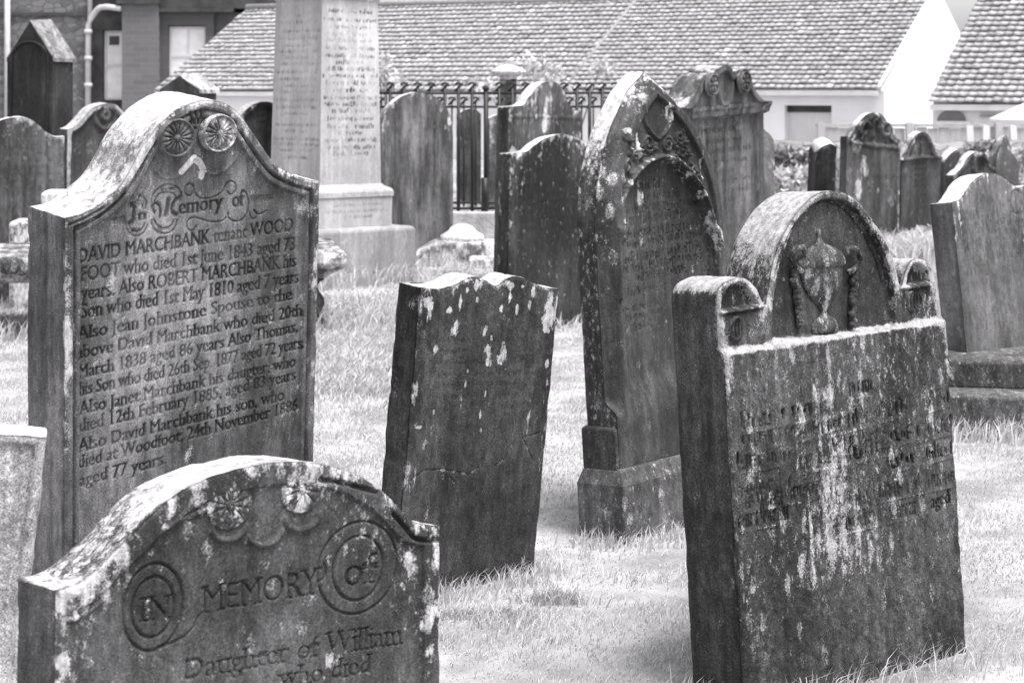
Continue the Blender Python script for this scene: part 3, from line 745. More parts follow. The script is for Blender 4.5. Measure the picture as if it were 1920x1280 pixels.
def featG(r):
    q = lambda pts: F.uvs(c2b(pts)); U, V, D = r.U, r.V, r.D
    up = sstep(vB+.04, vB+.10, V)
    r.H -= (.055*(1-sstep(.0, .05, D)))*up
    fade = sstep(F.uv((1190, 790))[1], F.uv((1190, 690))[1], V)
    field = fade*r.poly(np.vstack([offs(inn, -.03), [[uR-.03, inn[-1, 1]-.03]], F.uvs([(1352, 720)])-(.03, 0), F.uvs([(1186, 800)]), F.uvs([(1164, 520)])]))
    r.H -= .018*field
    arcL = [(305,960),(305,900),(325,740),(365,650),(410,590),(470,535),(540,513),(620,530),(690,598),(748,680),(795,790),(822,900),(835,1000)]
    r.line(q(arcL), .018, .024); r.line(q([(290,900),(292,1000),(300,1280)]), .011, .012)
    dl = r.dline(q(arcL)); r.lich += .42*(1-sstep(.008, .02, dl))*sstep(-.5, .4, vnoise(U*30, V*20, 4))
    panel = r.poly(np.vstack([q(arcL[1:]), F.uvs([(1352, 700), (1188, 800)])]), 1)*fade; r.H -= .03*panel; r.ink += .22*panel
    sp = np.clip(field-panel, 0, 1)*(V > q([(0, 760)])[0][1])                 # carved leaves in the spandrel
    for pts in ([(425,210),(445,300),(480,370),(520,412)], [(520,412),(560,370),(590,300),(585,230)]): r.line(q(pts), .008, .012)
    for c, R0, turns, s in (((470,430), 42, 1.6, 1), ((575,440), 38, 1.6, -1), ((370,440), 34, 1.4, 1), ((345,560), 36, 1.4, -1), ((655,480), 34, 1.4, -1), ((700,560), 30, 1.3, 1), ((640,400), 30, 1.4, 1), ((400,500), 26, 1.3, -1), ((335,640), 26, 1.2, 1), ((745,620), 20, 1.2, 1)):
        a = np.linspace(0, turns*2*np.pi, 26); rr = R0*(1-.75*a/a.max())
        k = r.line(q([(c[0]+x*math.cos(t*s)*.8, c[1]+x*math.sin(t*s)*1.25) for x, t in zip(rr, a)]), .008, .010); r.lich += .12*k
    for c, ang in (((410,470), 40), ((360,500), 110), ((440,500), 160), ((600,500), 20), ((660,430), 60), ((690,500), 130), ((620,460), 90), ((720,590), 70), ((365,600), 60), ((345,420), 95), ((500,470), 90)):
        a = math.radians(ang); d = np.array((math.cos(a)*.8, -math.sin(a)))*34
        for k in (-.7, 0, .7):
            e = np.array((math.cos(a+k)*.8, -math.sin(a+k)))*34
            r.line(q([c, (c[0]+e[0]*.6, c[1]+e[1]*.6), (c[0]+e[0]+4, c[1]+e[1])]), .0065, .009)
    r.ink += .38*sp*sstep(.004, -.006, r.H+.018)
    lf = r.poly(q([(430,215),(500,150),(580,220),(600,300),(560,380),(520,410),(470,350)]), 2); r.lich += .4*lf*sstep(.1, .5, vnoise(U*24, V*5, 3)); r.H += .005*lf
    tx = lambda pts: crop(1150, 270, 3.459, pts); w = .55+.45*sstep(-.3, .3, vnoise(U*7, V*7, 50, 3))
    for i, (a, b, n) in enumerate((((225,300),(370,285),10), ((200,390),(500,340),18), ((95,470),(605,395),32), ((115,540),(580,465),28), ((85,630),(625,545),34), ((75,700),(640,600),36), ((85,790),(640,690),34), ((90,850),(640,745),34), ((230,890),(540,830),20), ((110,1000),(410,945),20), ((110,1110),(370,1050),18), ((110,1170),(370,1110),18), ((120,1240),(370,1175),18))):
        p, e = F.uvs(tx([a, b])); r.text(pseudo(int(n*.7), 40+i), p, e, .038 if i < 9 else .03, -.006, .95 if i < 9 else .5, 1, .7, w)
    r.lich += .7*sstep(.42, .62, vnoise(U*34, V*2.2, 61, 2))*sstep(.95, 1.35, V)
    r.lich += .1*sstep(0, .5, vnoise(U*20, V*4, 62))
    r.lich += .5*(1-sstep(0, .07, D))*sstep(vB+.45, vB+.9, V)*sstep(-.3, .4, vnoise(U*8, V*5, 63))
slab(root, "slab", sG, tG, F.uv((1182, 875))[1]-.02, .15, .0036, featG, .0018, .005, .0009, 31, 1.05, .02, .03, 12, side_lich=.24, y0=0.0)
wl, wr = tG[0][0], tG[-1][0]
zb0, zb1 = F.uv((1182, 875))[1], F.uv((1178, 905))[1]
block(root, "foot_block", sG, wl-.014, wr+.014, .006, .165, zb0-.02, vB+.005, .012, .05, .006)
g = Geo(); rg_ = lambda a, z: [(wl-a, -a, z), (wr+a, -a, z), (wr+a, .15+a, z), (wl-a, .15+a, z)]
g.rings([rg_(.034, -.15), rg_(.034, zb1), rg_(.014, zb0)]); _bev(relief("plinth", root, stone("stone_gothic_plinth", .14, .34, .72, .5, 60, .6, .06), g, .12, False), .008)
_n = F.N; FRINGES.append(((F.O[0]+F.R[0]*wl+_n[0]*.1, F.O[1]+F.R[1]*wl+_n[1]*.1), (F.O[0]+F.R[0]*wr+_n[0]*.1, F.O[1]+F.R[1]*wr+_n[1]*.1), 900, .06))
FRINGES.append(((F.O[0]+F.R[0]*(wl-.08)+_n[0]*.1, F.O[1]+F.R[1]*(wl-.08)+_n[1]*.1), (F.O[0]+F.R[0]*(wl-.08)-_n[0]*.15, F.O[1]+F.R[1]*(wl-.08)-_n[1]*.15), 300, .06))

# tri-lobed stone with the carved urn
F = Frame((1352, 664), (1767, 602), (1374, 1045), 5.0, 38); foot(F)
FU = F
sU = stone("stone_urn", .05, .17, .44, .6, 95, .75, .06, 2.0, .38)
root = empty("headstone", F.M, "large dark headstone with a carved urn under a round arch between small lobes", "headstone")
c4 = lambda pts: crop(1240, 340, 3.048, pts)
tU = np.vstack([F.uvs(smooth_curve(c4([(322,676),(330,632),(355,590),(400,565),(450,548),(500,562),(545,610),(575,672),(592,708)]), 5)),
                F.uvs(smooth_curve(c4([(606,700),(618,610),(640,510),(672,400),(715,292),(770,195),(830,122),(900,72),(970,55),(1050,66),(1130,112),(1205,202),(1270,312),(1320,430),(1350,540),(1364,600)]), 5)),
                F.uvs(smooth_curve(c4([(1384,590),(1398,530),(1420,475),(1450,445),(1490,443),(1530,474),(1556,530),(1574,600),(1584,650)]), 5)), F.uvs([(1762, 575)])])
tU[0][0] = F.uv((1352, 664))[0]; tU[-1][0] = F.uv((1767, 602))[0]
o_ = np.argsort(tU[:, 0], kind="stable"); 
for i in range(1, len(tU)): tU[i, 0] = max(tU[i, 0], tU[i-1, 0]+2e-4)
vL = .5*(F.uv((1355, 663))[1]+F.uv((1765, 602))[1])
def featU(r):
    q = lambda pts: F.uvs(c4(pts)); U, V, D = r.U, r.V, r.D
    low = 1-sstep(vL-.004, vL+.012, V + .004*vnoise(U*20, V*0, 3)); r.H += .016*low
    arch = [(636,900),(640,700),(660,560),(695,430),(745,310),(800,215),(860,150),(915,112),(975,98),(1045,110),(1115,155),(1185,240),(1245,345),(1292,460),(1318,560),(1330,640),(1335,850)]
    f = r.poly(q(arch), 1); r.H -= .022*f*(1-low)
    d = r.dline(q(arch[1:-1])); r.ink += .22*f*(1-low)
    r.line(q([(a+(-16 if a < 950 else -26), b+12) for a, b in arch[2:-2]]), .005, -.006, .75, True)
    r.ink = np.maximum(r.ink, .8*(1-sstep(.002, .006, d))*f)  # shade beneath the arch rim, put into the colour
    for lob, led, tas in (([(345,735),(352,680),(375,625),(410,590),(450,580),(495,600),(530,650),(555,705)], [(342,752),(450,735),(578,712)], (422, 840)), ([(1402,590),(1412,530),(1435,485),(1465,470),(1495,480),(1520,520),(1530,570)], [(1365,612),(1450,600),(1530,592)], (1442, 672))):
        m = r.poly(q(lob), 1); r.H -= .018*m; r.ink += .45*m; r.line(q(led), .007, .010, 0, False); dl = r.dline(q([(x, y+14) for x, y in led])); r.ink = np.maximum(r.ink, .8*(1-sstep(.003, .007, dl)))  # dark line below each ledge paints the shade under it
        c = q([tas])[0]
        for k in (-2, -1, 0, 1, 2):
            a = q([(tas[0]+k*5, tas[1]-62)])[0]; b = q([(tas[0]+k*20, tas[1]+10)])[0]; e = q([(tas[0]+k*8, tas[1]+66)])[0]
            r.line([a, b, e], .0065, .008); r.line([a+(.005, 0), b+(.006, 0), e+(.005, 0)], .003, -.004, .7)
    pts = q([(820,520),(815,600),(805,700),(800,800)])
    r.H += .0022*vnoise(U*75, V*60, 5, 4)*(.5+low)
    # inscription survives only in patches to the right
    z7 = lambda pts: F.uvs(crop(1460, 700, 4, pts)); w = sstep(-.15, .3, vnoise(U*9, V*9, 71, 3))*.8+.2
    for i, (a, b, n) in enumerate((((340,440),(900,290),20), ((1080,260),(1245,215),6), ((500,160),(670,130),8), ((330,590),(960,480),24), ((1010,480),(1270,420),10), ((1080,640),(1290,590),7), ((780,720),(980,660),8), ((300,860),(480,810),8), ((550,990),(640,960),4), ((680,940),(1290,810),22), ((480,1160),(1000,1040),20), ((-330,930),(60,860),14), ((-330,1150),(40,1080),12), ((-340,720),(60,640),14), ((130,720),(760,590),14), ((-280,1010),(300,890),16), ((-300,560),(300,440),16), ((-310,420),(330,290),14))):
        p, e = z7([a, b]); r.text(pseudo(max(3, int(n*.55)), 90+i), p, e, .044, -.008, 1.3, 1, .7, np.maximum(w, .45))
        r.line([p-(0, .012), e-(0, .012)],   .002, .0022, 0, False); dl = r.dline(np.array([p-(0, .012), e-(0, .012)])); r.lich += .14*(1-sstep(.001, .004, dl))*w
    p, e = z7([(1110,1010),(1255,965)]); r.text(glyphs("aged", True, .03), p, e, .042, -.006, .95)
    # pale crust: along the ledge, and a long run-off streak from the urn's foot
    r.lich += 1.0*(1-sstep(.002, .012, np.abs(V-vL-.004)+.012*vnoise(U*16, V*16, 21)))
    s0 = q([(905,950)])[0]; u_c = s0[0] + .02*np.sin((vL-V)*9) + (vL-V)*.07
    streak = np.exp(-((U-u_c)/(.012+.10*sstep(0, .75, vL-V)))**2)*low*(1-sstep(.55, .72, vL-V))
    r.lich += .5*streak*(.6+.9*vnoise(U*70, V*7, 33)); r.lich += .22*low*sstep(.25, .6, vnoise(U*55, V*3, 34))*(1-sstep(.5, .7, vL-V))
    r.lich += .14*low*sstep(-.25, .35, vnoise(U*4.2, V*3.2, 35)+.25-.9*sstep(.0, .45, U)*sstep(.35, .55, vL-V))*(1-sstep(.62, .8, vL-V))
    r.lich += .25*(1-low)*sstep(.1, .5, vnoise(U*14, V*7, 37))*(1-.85*f)
    r.lich += .35*(1-sstep(0, .035, D))*(V > vL-.1)*sstep(-.4, .3, vnoise(U*12, V*12, 38))
slab(root, "slab", sU, tU, -.12, .185, .0033, featU, .0017, .010, .0014, 41, 1.2, .06, .03, 14, side_lich=.0)
# the urn, its handles and hanging garlands stand proud of the recessed arch
uv = lambda p: F.uv(c4([p])[0])
c0 = uv((948, 560)); s = abs(uv((1048, 560))[0]-c0[0])/100; zz = lambda y: uv((948, y))[1]
prof = [(.001,zz(268)),(9,zz(272)),(13,zz(288)),(8,zz(305)),(14,zz(330)),(26,zz(352)),(70,zz(378)),(112,zz(410)),(128,zz(440)),(134,zz(462)),(134,zz(484)),(118,zz(492)),(116,zz(520)),(112,zz(560)),(100,zz(600)),(82,zz(640)),(58,zz(680)),(34,zz(712)),(18,zz(735)),(15,zz(752)),(30,zz(772)),(54,zz(790)),(70,zz(812)),(74,zz(838)),(74,zz(868))][::-1]
g = Geo(); g.lathe([(max(r_*s*(1.02 if z > zz(740) else 1), .0008), z) for r_, z in prof], c0[0], .02, 28, .30)
urn = relief("carved_urn", root, sU, g, .22)
for sgn, hx in ((-1, (812, 425)), (1, (1082, 415))):
    P = [(hx[0]-sgn*6, 520), (hx[0]+sgn*34, 495), (hx[0]+sgn*62, 440), (hx[0]+sgn*40, 385), (hx[0]-sgn*4, 378), (hx[0]-sgn*18, 410)]
    h = Geo(); h.tube([(uv(p)[0], .004, uv(p)[1]) for p in P], .0085, 8); relief("handle", urn, sU, h, .3)
    h = Geo(); rg = random.Random(4+sgn)
    for k in range(17):
        y = 515+k*19; x = (776+k*2.0) if sgn < 0 else (1118-k*.5); w_ = .012*(1.1-.5*abs(k/16-.35))
        c = uv((x+rg.uniform(-7, 7), y)); h.ball((c[0], .012, c[1]), w_*rg.uniform(.8, 1.15), 8)
    relief("garland", root, sU, h, .15)

# stone at the right edge, on a stepped base
F = Frame((1786, 380), (1940, 366), (1814, 659), 9.3, 36)
sR = stone("stone_right", .15, .30, .75, .5, 50, .5, .03, 2.2)
root = empty("headstone", F.M, "grey curved-topped headstone at the right edge, standing on a two-stepped base", "headstone")
c7r = lambda pts: crop(1720, 300, 2.286, pts)
tR = F.uvs(smooth_curve(c7r([(150,180),(185,168),(212,132),(240,92),(275,65),(312,54),(350,64),(385,88),(415,112),(440,118),(470,108),(503,112)]), 5))
def featR(r):
    w = .6+.4*sstep(-.3, .3, vnoise(r.U*6, r.V*6, 12)); q = lambda pts: F.uvs(c7r(pts))
    r.text(pseudo(7, 2), *q([(245,200),(330,190)]), .05, -.004, .6, 1, .7, w)
    for i in range(8):
        a, b = q([(185+i*4, 262+i*34), (450+i*4, 246+i*33)]); r.text(pseudo(22 if i < 6 else 8, 200+i), a, (b if i < 6 else a+(b-a)*.35), .05, -.004, .62, 1, .7, w)
    c = q([(425,180)])[0]; r.ellipse(c, .045, .06, .006, -.004, 60, 300, .4)
    r.lich += .5*sstep(.4, .6, vnoise(r.U*30, r.V*3, 5)) 
slab(root, "slab", sR, tR, F.uv((1812, 668))[1]-.05, .15, .006, featR, .0028, .008, .0014, 51, 1.1, .02, .03, 10, side_lich=.0)
B = Matrix.Translation(Vector((F.O[0], F.O[1], 0)))
# base blocks sit square to the ground
def base_block(name, px0, px1, py_top, Yf, depth, z0, skew, mat, lich):
    x0, _, z1 = pt(px0, py_top, Yf); x1 = pt(px1, py_top, Yf)[0]
    g = Geo(); sk = math.tan(rad(skew)); L = x1-x0
    rr_ = lambda a, z: [(x0+a, Yf+a, z), (x1-a, Yf-L*sk+a, z), (x1-a+depth*sk, Yf-L*sk+depth-a, z), (x0+a+depth*sk, Yf+depth-a, z)]
    g.rings([rr_(0, z0), rr_(0, z1-.012), rr_(.02, z1)])
    g.v = [tuple(F.M.inverted() @ Vector(v)) for v in g.v]
    return _bev(relief(name, root, mat, g, lich, False), .012)
sRb = stone("stone_step", .13, .30, .7, .6, 70, .8, .03)
base_block("upper_step", 1752, 2070, 672, 9.05, .55, .18, 12, sRb, .15)
base_block("lower_step", 1745, 2120, 737, 8.85, .95, -.12, 12, sRb, .15)
x0, y0, _ = pt(1745, 737, 8.85); x1 = pt(2120, 737, 8.85)[0]; sk = math.tan(rad(12))
FRINGES.append(((x0, y0-.06), (x1, y0-.06-(x1-x0)*sk), 900, .1))

# ------------------------------------------------------------------ gravestones of the middle distance
def bgstone(name, label, TL, TR, LB, YL, th, trace, t, mat, sub=5, feat=None, res=.012, lt=.9, lf=.02, cat="headstone", group=None, foot_n=120, **kw):
    F = Frame(TL, TR, LB, YL, th)
    root = empty(name, F.M, label, cat, group)
    if foot_n: FRINGES.append(((F.O[0]-F.R[0]*F.Wd/2+F.N[0]*.06, F.O[1]-F.R[1]*F.Wd/2+F.N[1]*.06), (F.O[0]+F.R[0]*F.Wd/2+F.N[0]*.06, F.O[1]+F.R[1]*F.Wd/2+F.N[1]*.06), foot_n, .09))
    top = F.uvs(smooth_curve(trace, sub)) if sub else F.uvs(trace)
    slab(root, "slab", mat, top, -.12, t, res, (lambda r: feat(r, F)) if feat else None, res*.5, .010, .0018, abs(hash(label)) % 997 if False else len(label)*7+int(TL[0]), lt, lf, .06, 6, side_lich=.05, **kw)
    return root, F
cA = lambda pts: crop(700, 90, 3.878, pts)          # railing close-up
c3 = lambda pts: crop(940, 0, 2.91, pts); c1 = lambda pts: crop(0, 0, 2.91, pts); c6r = lambda pts: crop(1480, 200, 4.364, pts)

sT = stone("stone_speckled", .04, .12, .70, .7, 40, .6, .10, 2.0)
def fT(r, F):
    w = .5+.5*sstep(-.3, .3, vnoise(r.U*6, r.V*6, 3))
    for i in range(6): r.text(pseudo(15, i+20), *F.uvs([(975, 355+i*16), (1092, 350+i*16)]), .045, -.004, .55, 1, .7, w)
    r.lich += .3*sstep(.1, .5, vnoise(r.U*20, r.V*8, 9))*sstep(.7, 1.3, r.V)
bgstone("headstone", "dark speckled headstone with small square shoulders just left of the pointed-arch stone", (957, 287), (1130, 296), (952, 560), 12.7, 45,
        [(957,287),(975,286),(990,284),(1000,276),(1016,264),(1034,256),(1052,252),(1072,254),(1090,262),(1106,274),(1116,288),(1122,294),(1130,296)], .11, sT, 3, fT, .010)
sS = stone("stone_streaked", .09, .36, .70, .95, 22, .4, .04, 1.6)
def fS(r, F): r.lich += .25*sstep(.1, .5, vnoise(r.U*16, r.V*4, 9))*sstep(1.0, 1.4, r.V)
bgstone("headstone", "pale grey round-headed headstone with vertical streaks beside the obelisk", (716, 232), (850, 232), (716, 460), 18, 28,
        [(716,240),(720,222),(730,203),(745,187),(764,177),(785,173),(806,177),(825,188),(838,203),(846,220),(850,240)], .14, sS, 4, fS)
sP = stone("stone_veined", .06, .24, .72, .9, 26, .5, .12, 1.8)
def fP(r, F):
    r.line(F.uvs([(950, 218), (1088, 221)]), .02, .006, 0, False); d = r.dline(F.uvs([(1026, 185), (1022, 215), (1020, 245)])); r.lich += .6*(1-sstep(.005, .035, d)) + .4*sstep(.3, .6, vnoise(r.U*18, r.V*2, 4))
bgstone("headstone", "headstone with a tall narrow hump between flat shoulders, in front of the flowering bush", (955, 200), (1090, 206), (952, 330), 15.6, 40,
        [(955,200),(972,199),(986,195),(996,180),(1005,168),(1016,157),(1030,153),(1046,157),(1057,170),(1064,190),(1072,202),(1080,207),(1090,208)], .16, sP, 4, fP)
# scroll-pedimented stone
sX = stone("stone_scroll", .09, .28, .60, .85, 30, .45, .02, 1.6)
cx = lambda pts: crop(1060, 120, 2.91, pts)
F = Frame((1300, 208), (1432, 196), (1303, 420), 13.6, 44)
root = empty("headstone", F.M, "tall headstone crowned by a scrolled pediment with two roundels, behind the pointed-arch stone", "headstone")
body = F.uvs([(1298, 214), (1432, 200)])
def fX(r):
    cz5 = lambda pts: F.uvs(crop(1280, 200, 5.818, pts))
    e = F.uvs([(1418, 205)])[0][0]; r.H -= .012*(r.U < e-.0)*(r.U > body[0][0]+.05)
    r.text(glyphs("IN MEMORY OF", True, .03), *cz5([(130,310),(598,268)]), .042, -.004, .75)
    w = .55+.45*sstep(-.3, .3, vnoise(r.U*6, r.V*6, 5))
    for i, (a, b, n) in enumerate((((150,425),(655,375),18), ((150,545),(785,460),26), ((150,650),(710,595),24), ((220,760),(560,720),10), ((200,870),(760,800),20), ((200,975),(740,915),18), ((300,1065),(560,1030),9))):
        r.text(pseudo(n, i+60), *cz5([a, b]), .042, -.004, .6, 1, .7, w)
slab(root, "shaft", sX, [body[0]-(0, .01), body[1]-(0, .01)], -.12, .16, .008, fX, .003, .008, .0012, 71, .1, .02, .03, 6)
zb = (body[0][1]+body[1][1])/2
g = Geo(); g.v = []; x0, x1 = body[0][0], body[1][0]
g.rings([[(x0-a, -a, z), (x1+a, -a, z), (x1+a, .16+a, z), (x0-a, .16+a, z)] for a, z in ((.0, zb-.05), (.03, zb-.03), (.035, zb+.0), (.045, zb+.02), (.045, zb+.045))])
relief("cornice", root, sX, g, .2, False)
ped = F.uvs(smooth_curve(cx([(655,240),(690,205),(715,165),(735,115),(755,72),(790,52),(815,60),(826,38),(855,14),(880,12),(905,28),(918,58),(935,40),(962,32),(985,42),(1000,75),(1018,115),(1045,160),(1080,197),(1112,212)]), 4), .05)
def fXp(r):
    r.H -= .03*sstep(.035, .05, r.D)
    for p in ((880, 110),): 
        c = F.uvs(cx([p]), .05)[0]; r.ellipse(c, .08, .16, .03, .02, 180, 360)
slab(root, "pediment", sX, ped, zb+.043, .27, .008, fXp, .003, .012, .0016, 73, .55, .03, .03, 8, y0=-.06)
for p in ((792, 110), (966, 95)):
    c = F.uv(cx([p])[0], .06); rosette(root, "roundel", sX, c, .062, .075, 6, .035, -.068, .15)
    h = Geo(); h.tube([(c[0]+.07*math.cos(a), -.075, c[1]+.085*math.sin(a)) for a in np.linspace(0, 2*math.pi, 25)], .010, 8); relief("scroll", root, sX, h, .3)

sK = stone("stone_heart", .075, .19, .68, .7, 18, .5, .04, 1.5)
def fK(r, F):
    q = lambda pts: F.uvs(c6r(pts))
    r.H -= .03*sstep(.05, .065, r.D)*(r.V > q([(700, 300)])[0][1]); r.line(q([(500,290),(600,305),(690,325),(780,325),(880,345)]), .03, .02)
    r.ellipse(q([(695, 145)])[0], .075, .085, .04, .05, -20, 200); r.H += .04*np.exp(-((r.U-q([(690, 240)])[0][0])**2+(r.V-q([(690, 240)])[0][1])**2)/.03**2)
    for c in ((615, 175), (790, 190)):
        e = q([c])[0]; r.ellipse(e, .05, .06, .03, .045, 0, 360); r.line(q([(c[0], c[1]+30), (c[0]-10*(1 if c[0] < 700 else -1), c[1]+90)]), .03, .03)
    w = .5+.5*sstep(-.3, .3, vnoise(r.U*6, r.V*6, 5)); r.text(pseudo(15, 7), *q([(630, 600), (890, 590)]), .05, -.006, .6, 1, .7, w); r.text(pseudo(11, 8), *q([(600, 500), (850, 490)]), .05, -.006, .4, 1, .7, w)
    r.lich += .25*sstep(.1, .5, vnoise(r.U*14, r.V*2, 9))
bgstone("headstone", "headstone with carved scrollwork under a rounded top, tallest in the far right row", (1590, 254), (1689, 262), (1586, 430), 20.1, 30,
        c6r([(475,240),(500,246),(530,205),(575,130),(635,68),(695,48),(755,66),(805,130),(850,215),(880,262),(912,275)]), .12, sK, 4, fK, .014)
sK2 = stone("stone_narrow", .085, .20, .68, .7, 18, .5, .05, 1.5)
def fK2(r, F):
    q = lambda pts: F.uvs(c6r(pts)); r.H -= .03*sstep(.04, .055, r.D)*(r.V > q([(1000, 415)])[0][1]); r.line(q([(920,440),(1080,415),(1240,415)]), .025, .03, 0, False)
    for x in (1000, 1080, 1150): r.line(q([(x, 390), (x+10, 300)]), .02, .03)
    for i in range(5): r.text(pseudo(5, i+5), *q([(1020, 485+i*45), (1120, 480+i*45)]), .05, -.006, .5)
bgstone("headstone", "narrow headstone with a steep arched top right of the tall scrollwork-carved one", (1694, 300), (1766, 296), (1690, 420), 20.6, 30,
        c6r([(925,440),(950,405),(985,330),(1015,265),(1050,225),(1095,208),(1140,230),(1175,300),(1205,385),(1245,412)]), .12, sK2, 4, fK2, .014)
sK0 = stone("stone_dim", .06, .13, .75, .6, 18, .5, .03, 1.5)
bgstone("headstone", "dark round-shouldered headstone left of the tall scrollwork-carved one", (1531, 296), (1568, 275), (1529, 350), 21, 20,
        c6r([(215,420),(232,375),(262,335),(310,312),(345,308),(390,330)]), .13, sK0, 4, None, .016)
sN = stone("stone_far", .12, .28, .72, .6, 16, .5, .08, 1.5)
cN = lambda pts: crop(1740, 180, 7.111, pts)
bgstone("headstone", "small far headstone with a bright lichened left shoulder, next right of the narrow arched one", (1770, 308), (1806, 300), (1770, 345), 23.5, 25,
        cN([(215,905),(240,850),(290,790),(345,740),(395,720),(440,740),(470,800)]), .13, sN, 3, None, .016, 1.1)
def fN2(r, F):
    q = lambda pts: F.uvs(cN(pts)); e = q([(690, 910)])[0]; r.ellipse(e, .09, .13, .05, .05); r.H -= .03*sstep(.04, .06, r.D)
bgstone("headstone", "far headstone with curved shoulders and a carved ring, above the right-edge stone", (1788, 330), (1872, 322), (1788, 360), 22.0, 35,
        cN([(340,1060),(400,1010),(470,940),(520,850),(580,780),(640,745),(700,755),(760,800),(810,870),(870,930),(940,965)]), .12, sN, 4, fN2, .014)
bgstone("headstone", "far pointed pale headstone near the right edge of the photo", (1868, 300), (1912, 312), (1868, 360), 24.0, 25,
        cN([(910,880),(930,780),(965,690),(1005,600),(1040,520),(1075,590),(1110,690),(1150,770),(1220,880)]), .18, sN, 3, None, .016, 1.1)
bgstone("headstone", "grey slanting headstone peeping past the scrolled stone's right side", (1426, 230), (1452, 262), (1426, 380), 19, 20,
        [(1426,236),(1434,243),(1444,252),(1452,264)], .14, stone("stone_slant", .10, .24, .7, .6, 18), 0, None, .016)

# left background
sL1 = stone("stone_left", .09, .28, .72, .7, 24, .5, .08, 1.8)
def fL1(r, F):
    w = .4+.6*sstep(-.2, .4, vnoise(r.U*6, r.V*6, 5))
    for i in range(7): r.text(pseudo(15, 400+i), *F.uvs([(8, 282+i*13), (95, 279+i*13)]), .045, -.004, .35, 1, .7, w)
    r.ellipse(F.uvs([(30, 300)])[0], .5, .52, .012, -.006, 0, 100)
bgstone("headstone", "grey round-topped headstone partly cut by the upper left edge of the photo", (-62, 258), (121, 256), (-62, 380), 14.2, 20,
        [(-62,258),(-45,256),(-32,250),(-16,236),(4,225),(26,220),(46,221),(66,229),(82,243),(96,254),(108,257),(121,256)], .16, sL1, 3, fL1)
sL2 = stone("stone_rim", .11, .27, .55, .6, 24, .45, .03, 1.8)
def fL2(r, F):
    r.H -= .03*sstep(.03, .045, r.D); e = F.uvs([(200, 216)])[0]; r.ellipse(e, .095, .11, .03, .025); r.ellipse(e, .03, .035, .03, .03)
    r.lich += .5*(1-sstep(.02, .05, r.D))
bgstone("headstone", "grey headstone with a thick curved rim and carved ring against the big left house", (131, 242), (282, 240), (129, 350), 15, 42,
        c1([(372,706),(400,698),(435,672),(470,630),(510,588),(560,566),(610,566),(650,585),(690,630),(730,680),(770,700),(822,700)]), .17, sL2, 4, fL2)
sL5 = stone("stone_hidden", .06, .15, .6, .6, 24, .5, .04, 1.8)
def fL5(r, F): r.H -= .025*sstep(.04, .055, r.D); r.H += .015*vnoise(r.U*22, r.V*22, 5, 3)*(r.V > F.uvs([(480, 236)])[0][1])
bgstone("headstone", "dark round-topped headstone half hidden between the lettered stone and the obelisk", (438, 250), (560, 246), (438, 330), 16, 40,
        [(438,252),(446,228),(458,210),(474,197),(492,191),(512,193),(530,204),(546,222),(560,246)], .14, sL5, 4, fL5)
bgstone("headstone", "dark slim headstone behind the bars of the iron railing", (862, 205), (902, 205), (862, 340), 26, 20,
        [(862,214),(870,207),(882,204),(894,207),(902,214)], .16, stone("stone_barred", .07, .16, .6, .6, 18), 3, None, .02, foot_n=0)
bgstone("headstone", "mottled headstone seen through the railing just left of the humped stone", (918, 218), (962, 218), (918, 340), 25, 20,
        [(918,222),(928,217),(940,215),(952,218),(962,224)], .16, stone("stone_mottled", .10, .34, .7, .6, 14, .6, .12), 3, None, .02, foot_n=0)

# gabled monument, dark, at the far left; gabled tomb behind the lettered stone
def gabled(label, apex, lft, rgt, side_r, Y, mat, zbase, arch):
    xa, _, za = pt(*apex, Y); xl, _, zl = pt(*lft, Y); xr, _, zr = pt(*rgt, Y); D = .42
    w = (xr-xl)/2; M = at(((xl+xr)/2, Y, 0), rad(-16)); root = empty("gabled_monument", M, label, "monument")
    zs = (zl+zr)/2; P = [(-w, zbase), (w, zbase), (w, zs), (.0, za), (-w, zs)]
    g = Geo().prism(P, 0, D); relief("shaft", root, mat, g, .05, False)
    g = Geo()
    for s in (-1, 1):
        g.add([(0, .004, za+.010), (s*(w+.012), .004, zs-.0), (s*(w+.03), D+.02, zs), (0, D+.02, za+.035), (0, .004, za+.005), (s*(w+.012), .004, zs-.04), (s*(w+.03), D+.02, zs-.04), (0, D+.02, za+.005)],
              [(0, 1, 2, 3), (4, 7, 6, 5), (0, 4, 5, 1), (1, 5, 6, 2), (2, 6, 7, 3), (3, 7, 4, 0)] if s > 0 else [(0, 3, 2, 1), (4, 5, 6, 7), (0, 1, 5, 4), (1, 2, 6, 5), (2, 3, 7, 6), (3, 0, 4, 7)])
    relief("coping", root, mat, g, .62, False)
    if arch:
        pts = [(-w*.8, zbase+.05)] + [(-w*.8*math.cos(a), zs-.12+math.sin(a)*(za-zs)*.5+.1) for a in np.linspace(0, math.pi, 13)] + [(w*.8, zbase+.05)]
        relief("arch_moulding", root, mat, Geo().tube([(x, -.01, z) for x, z in pts], .014, 6), .05)
    a = .06; relief("base", root, mat, Geo().rings([[(-w-q, -q, z), (w+q, -q, z), (w+q, D+q, z), (-w-q, D+q, z)] for q, z in ((a, -.15), (a, zbase-.06), (.0, zbase+.02))]), .1, False)
    return root
sG2 = stone("stone_gable", .05, .12, .36, .5, 14, .5, .02, 1.4)
gabled("tall dark gabled monument with a blind arch, in front of the big stone house", (55, 40), (8, 106), (104, 112), 0, 20, sG2, .95, True)
gabled("low dark gabled tomb showing above the lettered stone, below the roof corner", (336, 143), (296, 166), (376, 170), 0, 19.5, stone("stone_gable_low", .07, .16, .7, .5, 14), .9, False)

